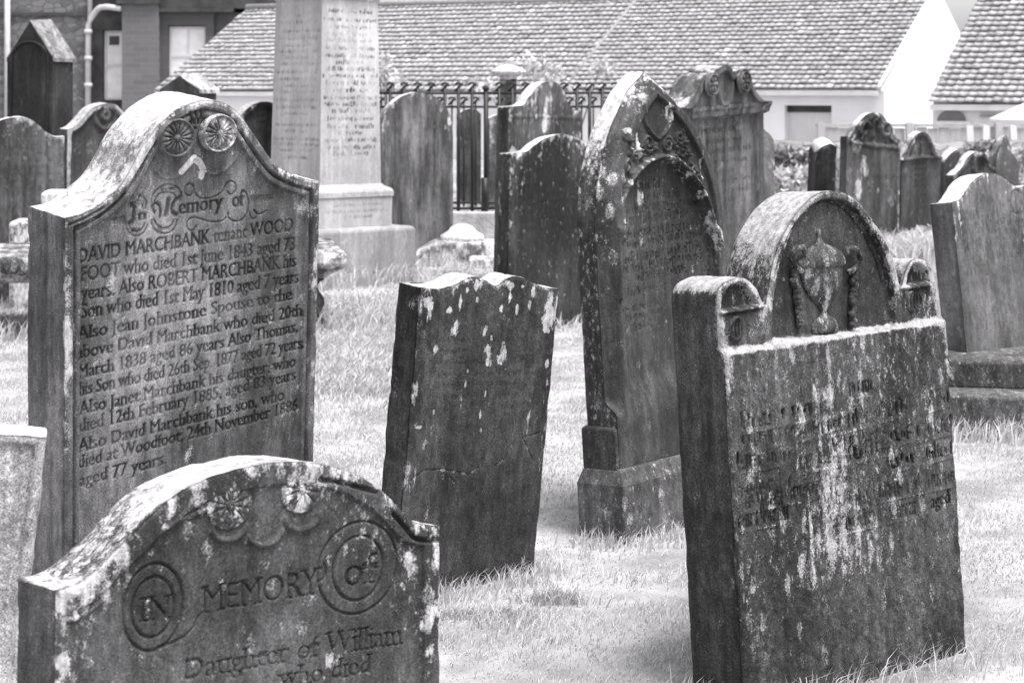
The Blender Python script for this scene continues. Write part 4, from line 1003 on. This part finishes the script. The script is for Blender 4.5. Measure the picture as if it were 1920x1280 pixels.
# ------------------------------------------------------------------ obelisk
sO = stone("stone_obelisk", .88, 1.0, .82, .5, 12, .22, .06, 1.5)
Yo = 15.9; xo = (609-960)/FPX*Yo; kz = lambda y: EYE-(y-HY)/FPX*Yo
root = empty("obelisk", at((xo, Yo, 0), rad(45)) @ Matrix.Rotation(rad(.6), 4, 'Y'), "big pale obelisk with worn lettering on both faces, on a stepped pedestal", "monument")
q2 = math.sqrt(.5)
hw = lambda px: px/FPX*Yo*q2
relief("cap", root, sO, Geo().square([(hw(97), kz(3)), (hw(100), kz(-2)), (hw(112), kz(-16)), (hw(112), kz(-34)), (hw(98), kz(-40)), (.02, kz(-110))]), .2, False)
relief("plinth_moulding", root, sO, Geo().square([(hw(128), kz(366)), (hw(128), kz(357)), (hw(124), kz(352)), (hw(110), kz(347)), (hw(106), kz(343))]), .3, False)
sO2 = stone("stone_obelisk_base", .6, .8, .78, .6, 12, .25, .06, 1.5)
_bev(relief("base", root, sO2, Geo().square([(hw(172), -.15), (hw(170), kz(427)), (hw(164), kz(422))]), .1, False), .012)
def pillar(name, mat, h0, h1, z0, z1, rows, res, inkl):
    """square tapering block; the two faces towards the path carry worn lettering cut into them"""
    nz, nu_ = int((z1-z0)/res), int(2*h0/res); V, F, IN, b = [], [], [], 0
    for face in range(4):
        n_u, n_z = (nu_, nz) if face in (0, 3) else (2, 2)
        u, z = np.meshgrid(np.linspace(-1, 1, n_u), np.linspace(z0, z1, n_z)); hf = h0+(h1-h0)*(z-z0)/(z1-z0)
        dep = np.zeros_like(u); ink = np.zeros_like(u)
        if face in (0, 3):
            r = Raster(-h0, h0, z0, z1, res*.6)
            for (zz_, a, b_, n, hg, sd) in rows[0 if face == 0 else 1]:
                w = .35+.65*sstep(-.3, .4, vnoise(r.U*9, r.V*5, 8+face, 3)); r.text(pseudo(n, sd), (a, zz_), (b_, zz_), hg, -.003, inkl[0 if face == 0 else 1], 1, .7, w)
            dep = r.sample(r.H, u*hf, z); ink = r.sample(r.ink, u*hf, z)
        X, Y = u*hf, -hf-dep
        c, s_ = [(1, 0), (0, 1), (-1, 0), (0, -1)][face]
        V.append(np.c_[(X*c-Y*s_).ravel(), (X*s_+Y*c).ravel(), z.ravel()]); IN.append(ink.ravel())
        i = np.arange(n_u*n_z).reshape(n_z, n_u)+b; F.append(np.stack([i[:-1, :-1], i[:-1, 1:], i[1:, 1:], i[1:, :-1]], -1).reshape(-1, 4)); b += n_u*n_z
    return mk(name, np.concatenate(V), F, mat, root, False, {"ink": np.concatenate(IN), "lich": np.full(b, .05)})
wf = hw(98)
rowsL = [(kz(y), -wf*h_, wf*h_, n, .028, i+500) for i, (y, h_, n) in enumerate(((35,.15,2),(47,.8,16),(63,.9,15),(77,.8,18),(90,.65,16),(101,.8,18),(113,.5,11),(124,.7,18),(139,.85,16),(152,.8,18),(165,.5,10),(176,.72,18),(191,.95,19),(204,.85,17),(216,.5,11),(237,.9,19),(249,.45,11),(263,.95,24),(273,.95,24),(284,.7,18),(297,.5,12)))]
rowsR = [(kz(y), -wf*h_, wf*h_, n, .036, i+600) for i, (y, h_, n) in enumerate(((27,.75,9),(43,.9,12),(56,.7,8),(70,.6,7),(81,.75,10),(95,.85,10),(110,.85,11),(122,.5,6),(134,.85,9),(147,.95,12),(160,.85,9),(173,.6,6),(187,.92,11),(199,.9,11),(211,.65,7),(226,.8,9),(240,.8,9),(251,.4,4),(265,.9,10),(279,.85,9),(290,.6,6)))]
pillar("shaft", sO, hw(104), hw(95.5), kz(345), kz(2), (rowsR, rowsL), .007, (.95, .75))
wp = hw(125)
pillar("pedestal", sO, wp, wp, kz(424), kz(364), ([(kz(383), -wp*.6, wp*.7, 15, .024, 700), (kz(394), -wp*.8, wp*.85, 20, .024, 701), (kz(405), -wp*.3, wp*.45, 8, .024, 702)], []), .007, (.6, .4))
FRINGES.append(((xo-.75, Yo-.1), (xo, Yo-.82), 300, .16)); FRINGES.append(((xo, Yo-.82), (xo+.78, Yo-.05), 500, .16))

# ------------------------------------------------------------------ table tomb behind the lettered stone
sTb = stone("stone_table", .08, .24, .80, .4, 16, .5, .2, 1.5)
Pr = np.array([-1.07, 12.55]); ps = rad(10); e1 = -np.array([math.cos(ps), math.sin(ps)]); e2 = np.array([-math.sin(ps), math.cos(ps)])
L1, L2 = 2.7, 1.25; mid = Pr + e1*L1/2 + e2*L2/2
root = empty("table_tomb", at((mid[0], mid[1], 0), ps), "flat table tomb with a moulded slab on stout turned legs, behind the lettered stone", "tomb")
o = relief("ledger", root, sTb, Geo().rings([[(-L1/2+a, -L2/2+a, z), (L1/2-a, -L2/2+a, z), (L1/2-a, L2/2-a, z), (-L1/2+a, L2/2-a, z)] for a, z in ((.14, .33), (.10, .36), (.03, .40), (.0, .43), (.0, .48), (.02, .505))]), .2, False); _bev(o, .01)
sTl = stone("stone_leg", .07, .18, .6, .4, 20)
for sx in (-1, 1):
    for sy in (-1, 1):
        prof = [(.13, -.1), (.13, .04), (.09, .07), (.10, .10), (.125, .15), (.12, .19), (.085, .24), (.075, .27), (.10, .30), (.12, .31), (.12, .335)]
        relief("leg", root, sTl, Geo().lathe(prof, sx*(L1/2-.26), sy*(L2/2-.24), 16), .1)
FRINGES.append(((Pr[0]-2.7, Pr[1]-.5), (Pr[0]+.1, Pr[1]+.1), 800, .16))
# low chest stone whose pale rim shows at the far left
X0, Y0, Z0 = pt(18, 372, 13.9); X1 = pt(150, 372, 13.9)[0]
root = empty("grave_kerb", at(((X0+X1)/2, Y0, 0), rad(6)), "low kerb stone with a white lichened top, left of the lettered stone's shoulder", "grave kerb")
w_ = (X1-X0)/2; block(root, "kerb_block", sTb, -w_, w_, 0, .35, -.1, Z0-.16, .03, .4); block(root, "end_block", sTb, -w_*.15, w_*.9, .08, .34, Z0-.165, Z0+.05, .03, .5)
# low stepped kerb in front of the railing
sKb = stone("stone_kerb", .17, .34, .85, .4, 16, .5, .2, 1.5)
X0, Y0, Z0 = pt(790, 452, 17.6); X1 = pt(985, 452, 17.6)[0]
root = empty("stepped_kerb", at((X0, Y0, 0), rad(3)), "low stepped stone kerb with a white rounded capstone in front of the railing", "grave kerb")
g = Geo().prism([(-.05, -.1), (X1-X0, -.1), (X1-X0, Z0-.02), (.13, Z0-.02), (-.05, Z0-.12)], 0, .5); _bev(relief("kerb_block", root, sKb, g, .3, False), .02)
xs = (878-790)/FPX*17.6; block(root, "front_step", sKb, xs, X1-X0, -.32, -.004, -.1, Z0-.13, .03, .35)
g = Geo().lathe([(.21, Z0-.022), (.20, Z0+.03), (.13, Z0+.07), (.10, Z0+.11), (.04, Z0+.135), (.01, Z0+.138)], (868-790)/FPX*17.6, .30, 14, .7); relief("capstone", root, stone("stone_cap", .4, .6, .85, .3, 14, .4, .4), g, .6)
FRINGES.append(((X0-.1, Y0-.1), (X1, Y0-.42), 200, .06))

# ------------------------------------------------------------------ iron railing round a plot
iron = plain("black_iron", .012, .4, 20, .5, .4)
Yc = 20.0; xc, _, zc = pt(911, 175, Yc); zk = pt(911, 398, Yc)[2]
root = empty("iron_railing", at((xc, Yc, 0)), "black wrought-iron railing with scrolled finials round a grave plot, in front of the cottages", "railing")
pl = plain("kerb_stone", .42, .3, 6, .9, .2, .02, 40)
def railrun(o, d, L, z_rail, z_low, step, rb):
    d = np.array(d)/np.hypot(*d); o = np.array(o, float)
    for z, r in ((z_rail, .016), (z_low+.04, .016)): Geo().tube([(o[0], o[1], z), (o[0]+d[0]*L, o[1]+d[1]*L, z)], r, 6).build("rail", iron, root, True)
    for k in range(1, int(L/step)+1):
        p = o + d*step*k; b = Geo().tube([(p[0], p[1], z_low), (p[0], p[1], z_rail+.05)], rb, 6)
        b.tube([(p[0]+.042*math.cos(a)*s_ - d[0]*0, p[1], z_rail+.05+.045*math.sin(a)+.012) for a, s_ in ((x, 1) for x in np.linspace(.2, 2.6, 7))], .012, 5)
        b.tube([(p[0]-.04, p[1], z_rail+.02), (p[0]+.01, p[1], z_rail+.07), (p[0]+.045, p[1], z_rail+.115)], [.012, .015, .004], 5)
        b.build("bar", iron, root, True)
railrun((0, 0), (-1, .06), 1.4, zc, zk, .143, .017)
railrun((0, 0), (.92, .40), 1.7, zc, zk, .15, .019)
zr = pt(911, 201, Yc+1.6)[2]
railrun((-1.35, 1.7), (1, .1), 2.9, zr, zk-.05, .135, .011)
post = Geo().tube([(0, 0, zk), (0, 0, zc+.02)], .024, 8).tube([(-.012, -.02, zk), (-.012, -.02, zk+.36)], .036, 8).ball((0, 0, zc+.05), .035)
post.build("corner_post", iron, root, True)
g = Geo().prism([(-1.6, -.15), (1.75, -.15), (1.75, zk+.01), (-1.6, zk+.01)], -.12, .1); _bev(g.build("kerb", pl, root), .02)
# stone pier with a moulded cap beyond the railing
X, Y, Z = pt(953, 150, 23.2)
root = empty("stone_pier", at((X, Y, 0)), "stone pier with a wide moulded cap rising behind the railing", "pier")
_bev(relief("shaft", root, sP, Geo().square([(.10, -.1), (.10, Z+.01)]), .1, False), .01)
relief("cap", root, sKb, Geo().lathe([(.10, Z), (.11, Z+.02), (.09, Z+.05), (.20, Z+.07), (.215, Z+.10), (.20, Z+.115), (.12, Z+.16), (.05, Z+.18), (.01, Z+.185)], 0, 0, 16), .5)

# ------------------------------------------------------------------ cottages
white = plain("white_render", .80, .06, 1.2, .85, .2, .006, 30); fascia = plain("white_board", .74, .06, 4)
tile = attr_mat("clay_pantile", .27, .66, .85, 0, "shade", 14)
dark_in = plain("reveal_shade", .05, .3, 5)
def pantiles(name, x0, x1, slope_len, alpha, y_e, z_e, gauge, wid, parent, seed, slant0=0.0):
    """rows of S-shaped clay tiles on one pitch; each tile its own tone"""
    r = np.random.default_rng(seed); nr = int(slope_len/gauge)+1; nc = int((x1-x0)/wid); wid = (x1-x0)/nc
    pu = np.array([0, .14, .28, .42, .56, .70, .84, 1.0]); pz = .013*np.array([.3, .85, 1.0, .75, .3, 0, .02, .30])
    V, F, S, b = [], [], [], 0; m = len(pu)
    ca, sa = math.cos(alpha), math.sin(alpha)
    for j in range(nr):
        c = np.arange(nc)
        jx = r.normal(size=nc)*.004; jz = r.normal(size=nc)*.005; tone = np.clip(.40+.09*r.normal(size=nc)+.5*(r.random(nc) > .975)-.2*(r.random(nc) > .95), 0, 1)
        ju = r.normal(size=nc)*.006
        for (ss, dz) in ((j*gauge-.03, .030), ((j+1)*gauge, .004)):
            pass
        X = x0 + (c[:, None]+pu[None])*wid + jx[:, None]
        H = pz[None] + jz[:, None]
        rows = []
        for s_, dz in ((j*gauge+.05, -.012), (j*gauge-.03, .030), (min((j+1)*gauge, slope_len), .002)):
            sv = s_ + (ju[:, None] if s_ < (j+.5)*gauge else 0)
            h = H*(1 if dz > -.01 else .0) + dz
            rows.append(np.stack([X, y_e + sv*ca - h*sa + 0*X, z_e + sv*sa + h*ca], -1))
        A = np.stack(rows, 1)            # nc,3,m,3
        V.append(A.reshape(-1, 3)); base = b + np.arange(nc)[:, None, None]*3*m
        for k in range(2):
            i = np.arange(m-1)[None, None]
            q = np.stack([base+k*m+i, base+k*m+i+1, base+(k+1)*m+i+1, base+(k+1)*m+i], -1).reshape(-1, 4); F.append(q)
        S.append(np.repeat(tone, 3*m)); b += nc*3*m
    return mk(name, np.concatenate(V), F, tile, parent, False, {"shade": np.concatenate(S)})

PH = rad(-30); AL = rad(30); D0 = 38.0
xe, ye, ze = pt(1655, 170, D0); HD = 3.66
def cottage(label, M, x0, x1, z_e, door=None, wins=(), seed=1, gauge=.19, white_verge=True):
    root = empty("cottage", M, label, "cottage")
    sl = HD/math.cos(AL)
    g = Geo(); zr = z_e + HD*math.tan(AL)
    P = [(x0+.02, .30), (x1-.02, .30)]
    w = Geo()
    # front wall as pieces round its opening
    xs = [x0+.02] + ([door[0], door[1]] if door else []) + [x1-.02]
    if door:
        w.box(x0+.02, door[0], .12, .42, -1.2, z_e-.02).box(door[1], x1-.02, .12, .42, -1.2, z_e-.02).box(door[0], door[1], .121, .42, door[2], z_e-.021)
    else: w.box(x0+.02, x1-.02, .12, .42, -1.2, z_e-.02)
    w.build("wall", white, root)
    for xx in (x0, x1-.3):
        gw = Geo(); gw.add([(xx, .10, -1.2), (xx, 2*HD-.1, -1.2), (xx, 2*HD-.1, z_e-.0), (xx, HD, zr-.0), (xx, .10, z_e-.0)] + [(xx+.3, .10, -1.2), (xx+.3, 2*HD-.1, -1.2), (xx+.3, 2*HD-.1, z_e), (xx+.3, HD, zr), (xx+.3, .10, z_e)],
               [(4, 3, 2, 1, 0), (5, 6, 7, 8, 9), (0, 1, 6, 5), (1, 2, 7, 6), (2, 3, 8, 7), (3, 4, 9, 8), (4, 0, 5, 9)])
        gw.build("gable_wall", white, root)
    rf = pantiles("roof", x0-.03, x1-.10, sl, AL, -.03, z_e+.03, gauge, .155, root, seed)
    back = Geo().add([(x0-.03, 2*HD, z_e), (x1-.1, 2*HD, z_e), (x1-.1, HD, zr+.05), (x0-.03, HD, zr+.05)], [(0, 1, 2, 3)]); back.build("rear_pitch", tile, root)
    Geo().tube([(x0-.03, HD, zr+.07), (x1-.1, HD, zr+.07)], .10, 8).build("ridge", tile, rf, True)
    # white mortar fillet along the right verge
    v = Geo(); v.tube([(x1-.08, -.03, z_e+.05), (x1-.08, HD, zr+.07)], .055, 6).tube([(x1-.08, HD, zr+.07), (x1-.08, 2*HD, z_e+.05)], .055, 6); v.build("verge", fascia if white_verge else tile, rf, True)
    Geo().box(x0, x1-.08, -.05, .0, z_e-.10, z_e+.0).build("eaves_board", fascia, root)
    return root, zr
Mh = at((xe, ye, 0), PH)
# eave runs to the left from the corner; the row is three dwellings under two roofs
rX = 7.1
x_of = lambda px, y_=0: None
door = (-2.12, -1.11, ze-.305)
root, zr1 = cottage("white cottage with a wide boarded opening and a bright white gable, right of the middle", Mh, -rX, 0.0, ze, door, seed=4)
g = Geo().box(door[0], door[1], .30, .34, -1.2, door[2]-.14); dr = g.build("door", plain("pale_boards", .66, .12, 3, .7, .2, .01, 5, (30, 1, 1)), root)
Geo().box(door[0], door[1], .26, .41, door[2]-.14, door[2]-.0).build("lintel_shade", dark_in, root)  # solid dark block stands in for shade at the opening's top
root, _ = cottage("long low cottage with a wide pantiled roof behind the obelisk and railing", at((xe - rX*math.cos(PH) , ye - rX*math.sin(PH), 0), PH), -18.6+rX-.0, -.004, ze-.05, (-6.3, -5.5, ze-.5), seed=9, gauge=.215, white_verge=False)
Geo().box(-6.3, -5.5, .31, .35, -1.2, ze-.56).build("door", plain("grey_door", .12, .2, 4), root)
# right-hand cottage, nearer
x2, y2, z2 = pt(1745, 196, 33.0); AL_, HD_ = AL, HD
AL, HD = rad(32.6), 3.2
root, _ = cottage("right-hand white cottage with a half-round dark window under its eaves", at((x2, y2, 0), PH), 0.0, 7.0, z2, None, seed=17, gauge=.18)
AL, HD = AL_, HD_
def fx(px): # façade x of a pixel column
    s = (px-960)/FPX; return (s*y2 - x2)/(math.cos(PH) - s*math.sin(PH))
zf = lambda px, py: EYE-(py-HY)/FPX*(y2+fx(px)*math.sin(PH)+.12)
xa, xb = fx(1754), fx(1808); zb_ = zf(1780, 227); ht = zf(1780, 206)-zb_
pts = [(xa, zb_)] + [((xa+xb)/2-(xb-xa)/2*math.cos(a), zb_+ht*math.sin(a)) for a in np.linspace(.12, math.pi-.12, 14)] + [(xb, zb_)]
wnd = Geo().prism(pts, .085, .118).build("half_round_window", plain("grey_glass", .20, .15, 3, .3, .5), root)
Geo().box(xa-.04, xb+.10, .03, .119, zb_-.05, zb_-.002).build("sill", fascia, wnd)
xa, xb = fx(1838), fx(1860); zt = zf(1850, 220)
w2 = Geo().box(xa, xb, .09, .117, zt-.5, zt).build("window", plain("pale_blind", .7, .05, 2), root); Geo().box(xa-.03, xb+.03, .06, .119, zt+.002, zt+.04).build("lintel", plain("grey_lintel", .35, .1, 3), w2)

# garden parasol at the far right
X, Y, Z = pt(1976, 203, 30.5)
root = empty("garden_parasol", at((X, Y, 0)), "white garden parasol at the right edge, in front of the right-hand cottage", "parasol")
cv = plain("white_canvas", .85, .04, 3)
g = Geo(); n = 8
rim = [(1.0*math.cos(2*math.pi*(k+.5)/n), 1.0*math.sin(2*math.pi*(k+.5)/n), Z-.17) for k in range(n)]
g.rings([[(x, y, z-.05) for x, y, z in rim], rim, [(x*.5, y*.5, Z+.06) for x, y, z in rim], [(x*.02, y*.02, Z+.30) for x, y, z in rim]], False); g.build("canopy", cv, root)
Geo().tube([(0, 0, -.1), (0, 0, Z+.33)], .022, 8).build("pole", fascia, root, True)
for k in range(n): Geo().tube([(0, 0, Z+.24), (rim[k][0]*.97, rim[k][1]*.97, Z-.185)], .008, 5).build("rib", fascia, root)

# boarded garden fence
fb = plain("pale_fence_board", .50, .22, 5, .85, .2, .01, 20, (25, 25, 1))
X0, Y0, Z0 = pt(1532, 236, 29.5); X1 = pt(1990, 236, 29.5)[0]
root = empty("board_fence", at((X0, Y0, 0)), "pale vertical-board garden fence in front of the white cottages on the right", "fence")
n = int((X1-X0)/.17); g = Geo(); rg = random.Random(3)
for k in range(n): g.box(k*.17, k*.17+.158, rg.uniform(-.006, .006), .024, -.1, Z0-.03+rg.uniform(-.012, .012))
g.build("boards", fb, root)
Geo().box(-.02, n*.17, -.03, .05, Z0-.03+.014, Z0+.03).build("top_rail", plain("fence_rail", .42, .2, 6), root)
for k in range(0, n, 8): Geo().box(k*.17, k*.17+.11, -.10, -.012, -.1, Z0+.05).build("post", fb, root)
# stray pale stakes standing by the fence
for i, px in enumerate((1823, 1848, 1885, 1906)):
    X, Y, Z = pt(px, 252, 28.8); o = empty("fence_stake", at((X, Y, 0), .1*i) @ Matrix.Rotation(rad((-2, 1, 7, -3)[i]), 4, 'Y'), ("leftmost pale stake against the board fence", "second pale stake from the left against the board fence", "leaning pale stake against the board fence", "rightmost pale stake against the board fence")[i], "stake", "stakes along the board fence")
    _bev(Geo().prism([(-.05, -.1), (.05, -.1), (.05, Z+.12), (-.05, Z+.14)], 0, .03).build("board", fascia, o), .004)
# rubble boundary wall
X0, Y0, Z0 = pt(1425, 268, 27.6); X1 = pt(1990, 262, 27.6)[0]
rb = rubble_mat("rubble", .10, .40, 4.5)
root = empty("rubble_wall", at((X0, Y0, 0)), "low rough rubble wall along the churchyard's right rear edge", "wall")
nx = 120; xs = np.linspace(0, X1-X0, nx); tz = Z0-.02+.05*vnoise(xs*2.2, xs*0, 5, 3)
V, Fq = [], []
for i, x in enumerate(xs):
    for (yy, z_) in ((.0, -.15), (-.02, tz[i]*.35), (.02, tz[i]*.7), (.05, tz[i]), (.38, tz[i]+.03), (.42, -.15)):
        V.append((x, yy+.03*float(vnoise(np.array([x*5.]), np.array([z_*5.]), 7)[0]), z_))
V = np.array(V); idx = np.arange(nx*6).reshape(nx, 6); Fq = np.stack([idx[:-1, :-1], idx[1:, :-1], idx[1:, 1:], idx[:-1, 1:]], -1).reshape(-1, 4)
mk("masonry", V, [Fq], rb, root, False)

# ------------------------------------------------------------------ the big stone house on the left
Yv = 56.0
vx = lambda px: (px-960)/FPX*Yv; vz = lambda py: EYE-(py-HY)/FPX*Yv
root = empty("stone_house", at((0, Yv, 0)), "big stone-built house at the top left with sash windows and downpipes", "house")
rough = rubble_mat("coursed_rubble", .05, .24, 3.2); ash = course_mat("ashlar", .15, .5, .16); darkst = plain("dark_sandstone", .065, .3, 3, .9, .2, .02, 20); ash2 = course_mat("ashlar_dark", .10, .5, .3)
Geo().box(vx(-140), vx(165), .0, 5, -1, vz(-160)).build("rubble_wall", rough, root)
Geo().box(vx(-140), vx(170), -.07, -.003, vz(30), vz(24)).build("string_course", darkst, root)
# recessed bay with the narrow sash window
a, b = vx(165.3), vx(233)
Geo().box(a, vx(188), .35, 5, -1, vz(-160)).box(vx(225), b, .35, 5, -1, vz(-160)).box(vx(188), vx(225), .352, 5, vz(56), vz(-160)).box(vx(188), vx(225), .352, 5, -1, vz(190)).build("recessed_wall", darkst, root)
def sash(px0, px1, py0, py1, yd, bars):
    x0, x1, z0, z1 = vx(px0), vx(px1), vz(py1), vz(py0); f = .07
    w = Geo().box(x0, x0+f, yd, yd+.1, z0, z1).box(x1-f, x1, yd, yd+.1, z0, z1).box(x0+f, x1-f, yd+.001, yd+.1, z1-f, z1).box(x0+f, x1-f, yd+.001, yd+.1, z0, z0+f).box(x0+f, x1-f, yd+.01, yd+.09, (z0+z1)/2-.03, (z0+z1)/2+.03).build("window", fascia, root)
    if bars: Geo().box((x0+x1)/2-.02, (x0+x1)/2+.02, yd+.02, yd+.08, z0+f, (z0+z1)/2-.031).box((x0+x1)/2-.02, (x0+x1)/2+.02, yd+.02, yd+.08, (z0+z1)/2+.031, z1-f).build("glazing_bar", fascia, w)
    Geo().box(x0+f, x1-f, yd+.06, yd+.065, z0+f, z1-f).build("pane", net, w)
    return w
net = plain("net_curtain", .92, .1, 3, .25, .5)
w = sash(188.5, 224.5, 57, 188, .55, False)
Geo().box(vx(197), vx(216), .58, .59, vz(84), vz(67)).build("dark_pane", plain("dark_glass", .05, .3, 3, .15, .5), w)
# ashlar pier and cornice, then the bay with the wide sash
Geo().box(vx(233.3), vx(301), -.35, 5, -1, vz(9)).build("pier", ash, root)
Geo().box(vx(225), vx(304), -.5, 5, vz(8.8), vz(2)).box(vx(228), vx(302), -.42, 5, vz(1.8), vz(-160)).build("cornice", darkst, root)
Geo().box(vx(301.2), vx(316), -.1, 5, -1, vz(24)).box(vx(386), vx(402), -.1, 5, -1, vz(24)).box(vx(316), vx(386), -.098, 5, vz(48), vz(24)).box(vx(316), vx(386), -.098, 5, -1, vz(160)).box(vx(402.2), vx(640), .05, 5, -1, vz(24)).build("bay_wall", ash2, root)
Geo().box(vx(294), vx(440), -.32, 5, vz(23.8), vz(17)).box(vx(297), vx(640), -.22, 5, vz(16.8), vz(-160)).build("bay_cornice", darkst, root)
sash(316.5, 385.5, 50, 160, .12, True)
pipe = plain("pale_pipe", .50, .1, 6, .6, .3)
Geo().tube([(vx(16), -.14, -1), (vx(16), -.14, vz(-100))], .085, 10).build("downpipe", pipe, root, True)
g = Geo().tube([(vx(167), -.16, -1), (vx(168), -.16, vz(46)), (vx(172), -.16, vz(36)), (vx(184), -.2, vz(20)), (vx(192), -.25, vz(15)), (vx(206), -.3, vz(14)), (vx(232), -.42, vz(18))], .085, 10)
g.tube([(vx(170), -.10, vz(40)), (vx(170), -.10, vz(-80))], .07, 8)
for y in (60, 110, 160): g.lathe([(.12, vz(y)-.06), (.12, vz(y)+.06)], vx(167.5), -.16, 10)
g.build("downpipe", pipe, root, True)

# ------------------------------------------------------------------ shrubs, ivy
leaf_p = attr_mat("pale_leaf", .30, .85, .8, .35); leaf_d = attr_mat("ivy_leaf", .05, .55, .75, .2); stem_m = plain("woody_stem", .12, .3, 20)
def shrub(name, label, px, py0, py1, Y, w, n, size, mat, seed, cat="shrub", d=.5):
    X = (px-960)/FPX*Y; zt = EYE-(py0-HY)/FPX*Y; zb_ = EYE-(py1-HY)/FPX*Y
    root = empty(name, at((X, Y, 0)), label, cat); r = np.random.default_rng(seed); H = zt-max(zb_, .1)
    C = [(r.normal()*w*.4, r.normal()*d*.4, zb_+H*(.15+.7*r.random()), w*r.uniform(.18, .4), d*r.uniform(.3, .5), H*r.uniform(.12, .28)) for _ in range(9)]
    leaves("foliage", mat, C, n, size, root, seed)
    g = Geo()
    for c in C: g.tube([(c[0]*.1, c[1]*.1, -.1), (c[0]*.6, c[1]*.6, c[2]*.6), (c[0], c[1], c[2]+c[5]*.6)], [.016, .011, .004], 5)
    g.build("stem", stem_m, root, True); return root
shrub("flowering_bush", "pale flowering bush rising behind the humped headstone and the railing", 1035, 100, 200, 24.5, .75, 900, .045, leaf_p, 3)
shrub("climbing_shrub", "wispy pale shrub at the obelisk's right side above the railing", 736, 96, 172, 25, .35, 420, .05, leaf_p, 5)
def ivy(label, px0, px1, py0, py1, Y, n, seed, size=.05, mat=None):
    X0 = (px0-960)/FPX*Y; X1 = (px1-960)/FPX*Y; z1 = EYE-(py0-HY)/FPX*Y; z0 = EYE-(py1-HY)/FPX*Y
    root = empty("ivy", at(((X0+X1)/2, Y, 0)), label, "ivy"); r = np.random.default_rng(seed); w = (X1-X0)/2
    C = [(r.uniform(-w, w), r.uniform(-.12, .1), r.uniform(z0, z1), w*.28, .12, (z1-z0)*.22) for _ in range(14)]
    leaves("foliage", mat or leaf_d, C, n, size, root, seed)
    g = Geo()
    for c in C[:8]: g.tube([(c[0]*.8, .05, -.05), (c[0], .0, c[2])], [.012, .005], 5)
    g.tube([(-w, .05, -.06), (0, .04, -.04), (w, .05, -.06)], .012, 5); g.build("stem", stem_m, root, True)
ivy("ivy sprawling over the rubble wall right of the scrolled headstone", 1440, 1528, 272, 345, 27.2, 1500, 3)
ivy("bright tangled bramble at the foot of the wall behind the urn stone", 1432, 1560, 322, 372, 24.6, 1600, 8, .055, leaf_p)
ivy("pale weeds growing thick at the foot of the two right-hand far stones", 1690, 1775, 425, 462, 19.0, 1100, 14, .05, leaf_p)
ivy("loose pale foliage along the wall behind the right-edge stone", 1765, 1925, 290, 352, 25.6, 1800, 15, .055, leaf_p)
ivy("dark ivy clump on the wall above the ring-carved far headstone", 1818, 1880, 268, 300, 27.2, 700, 12)
grass()
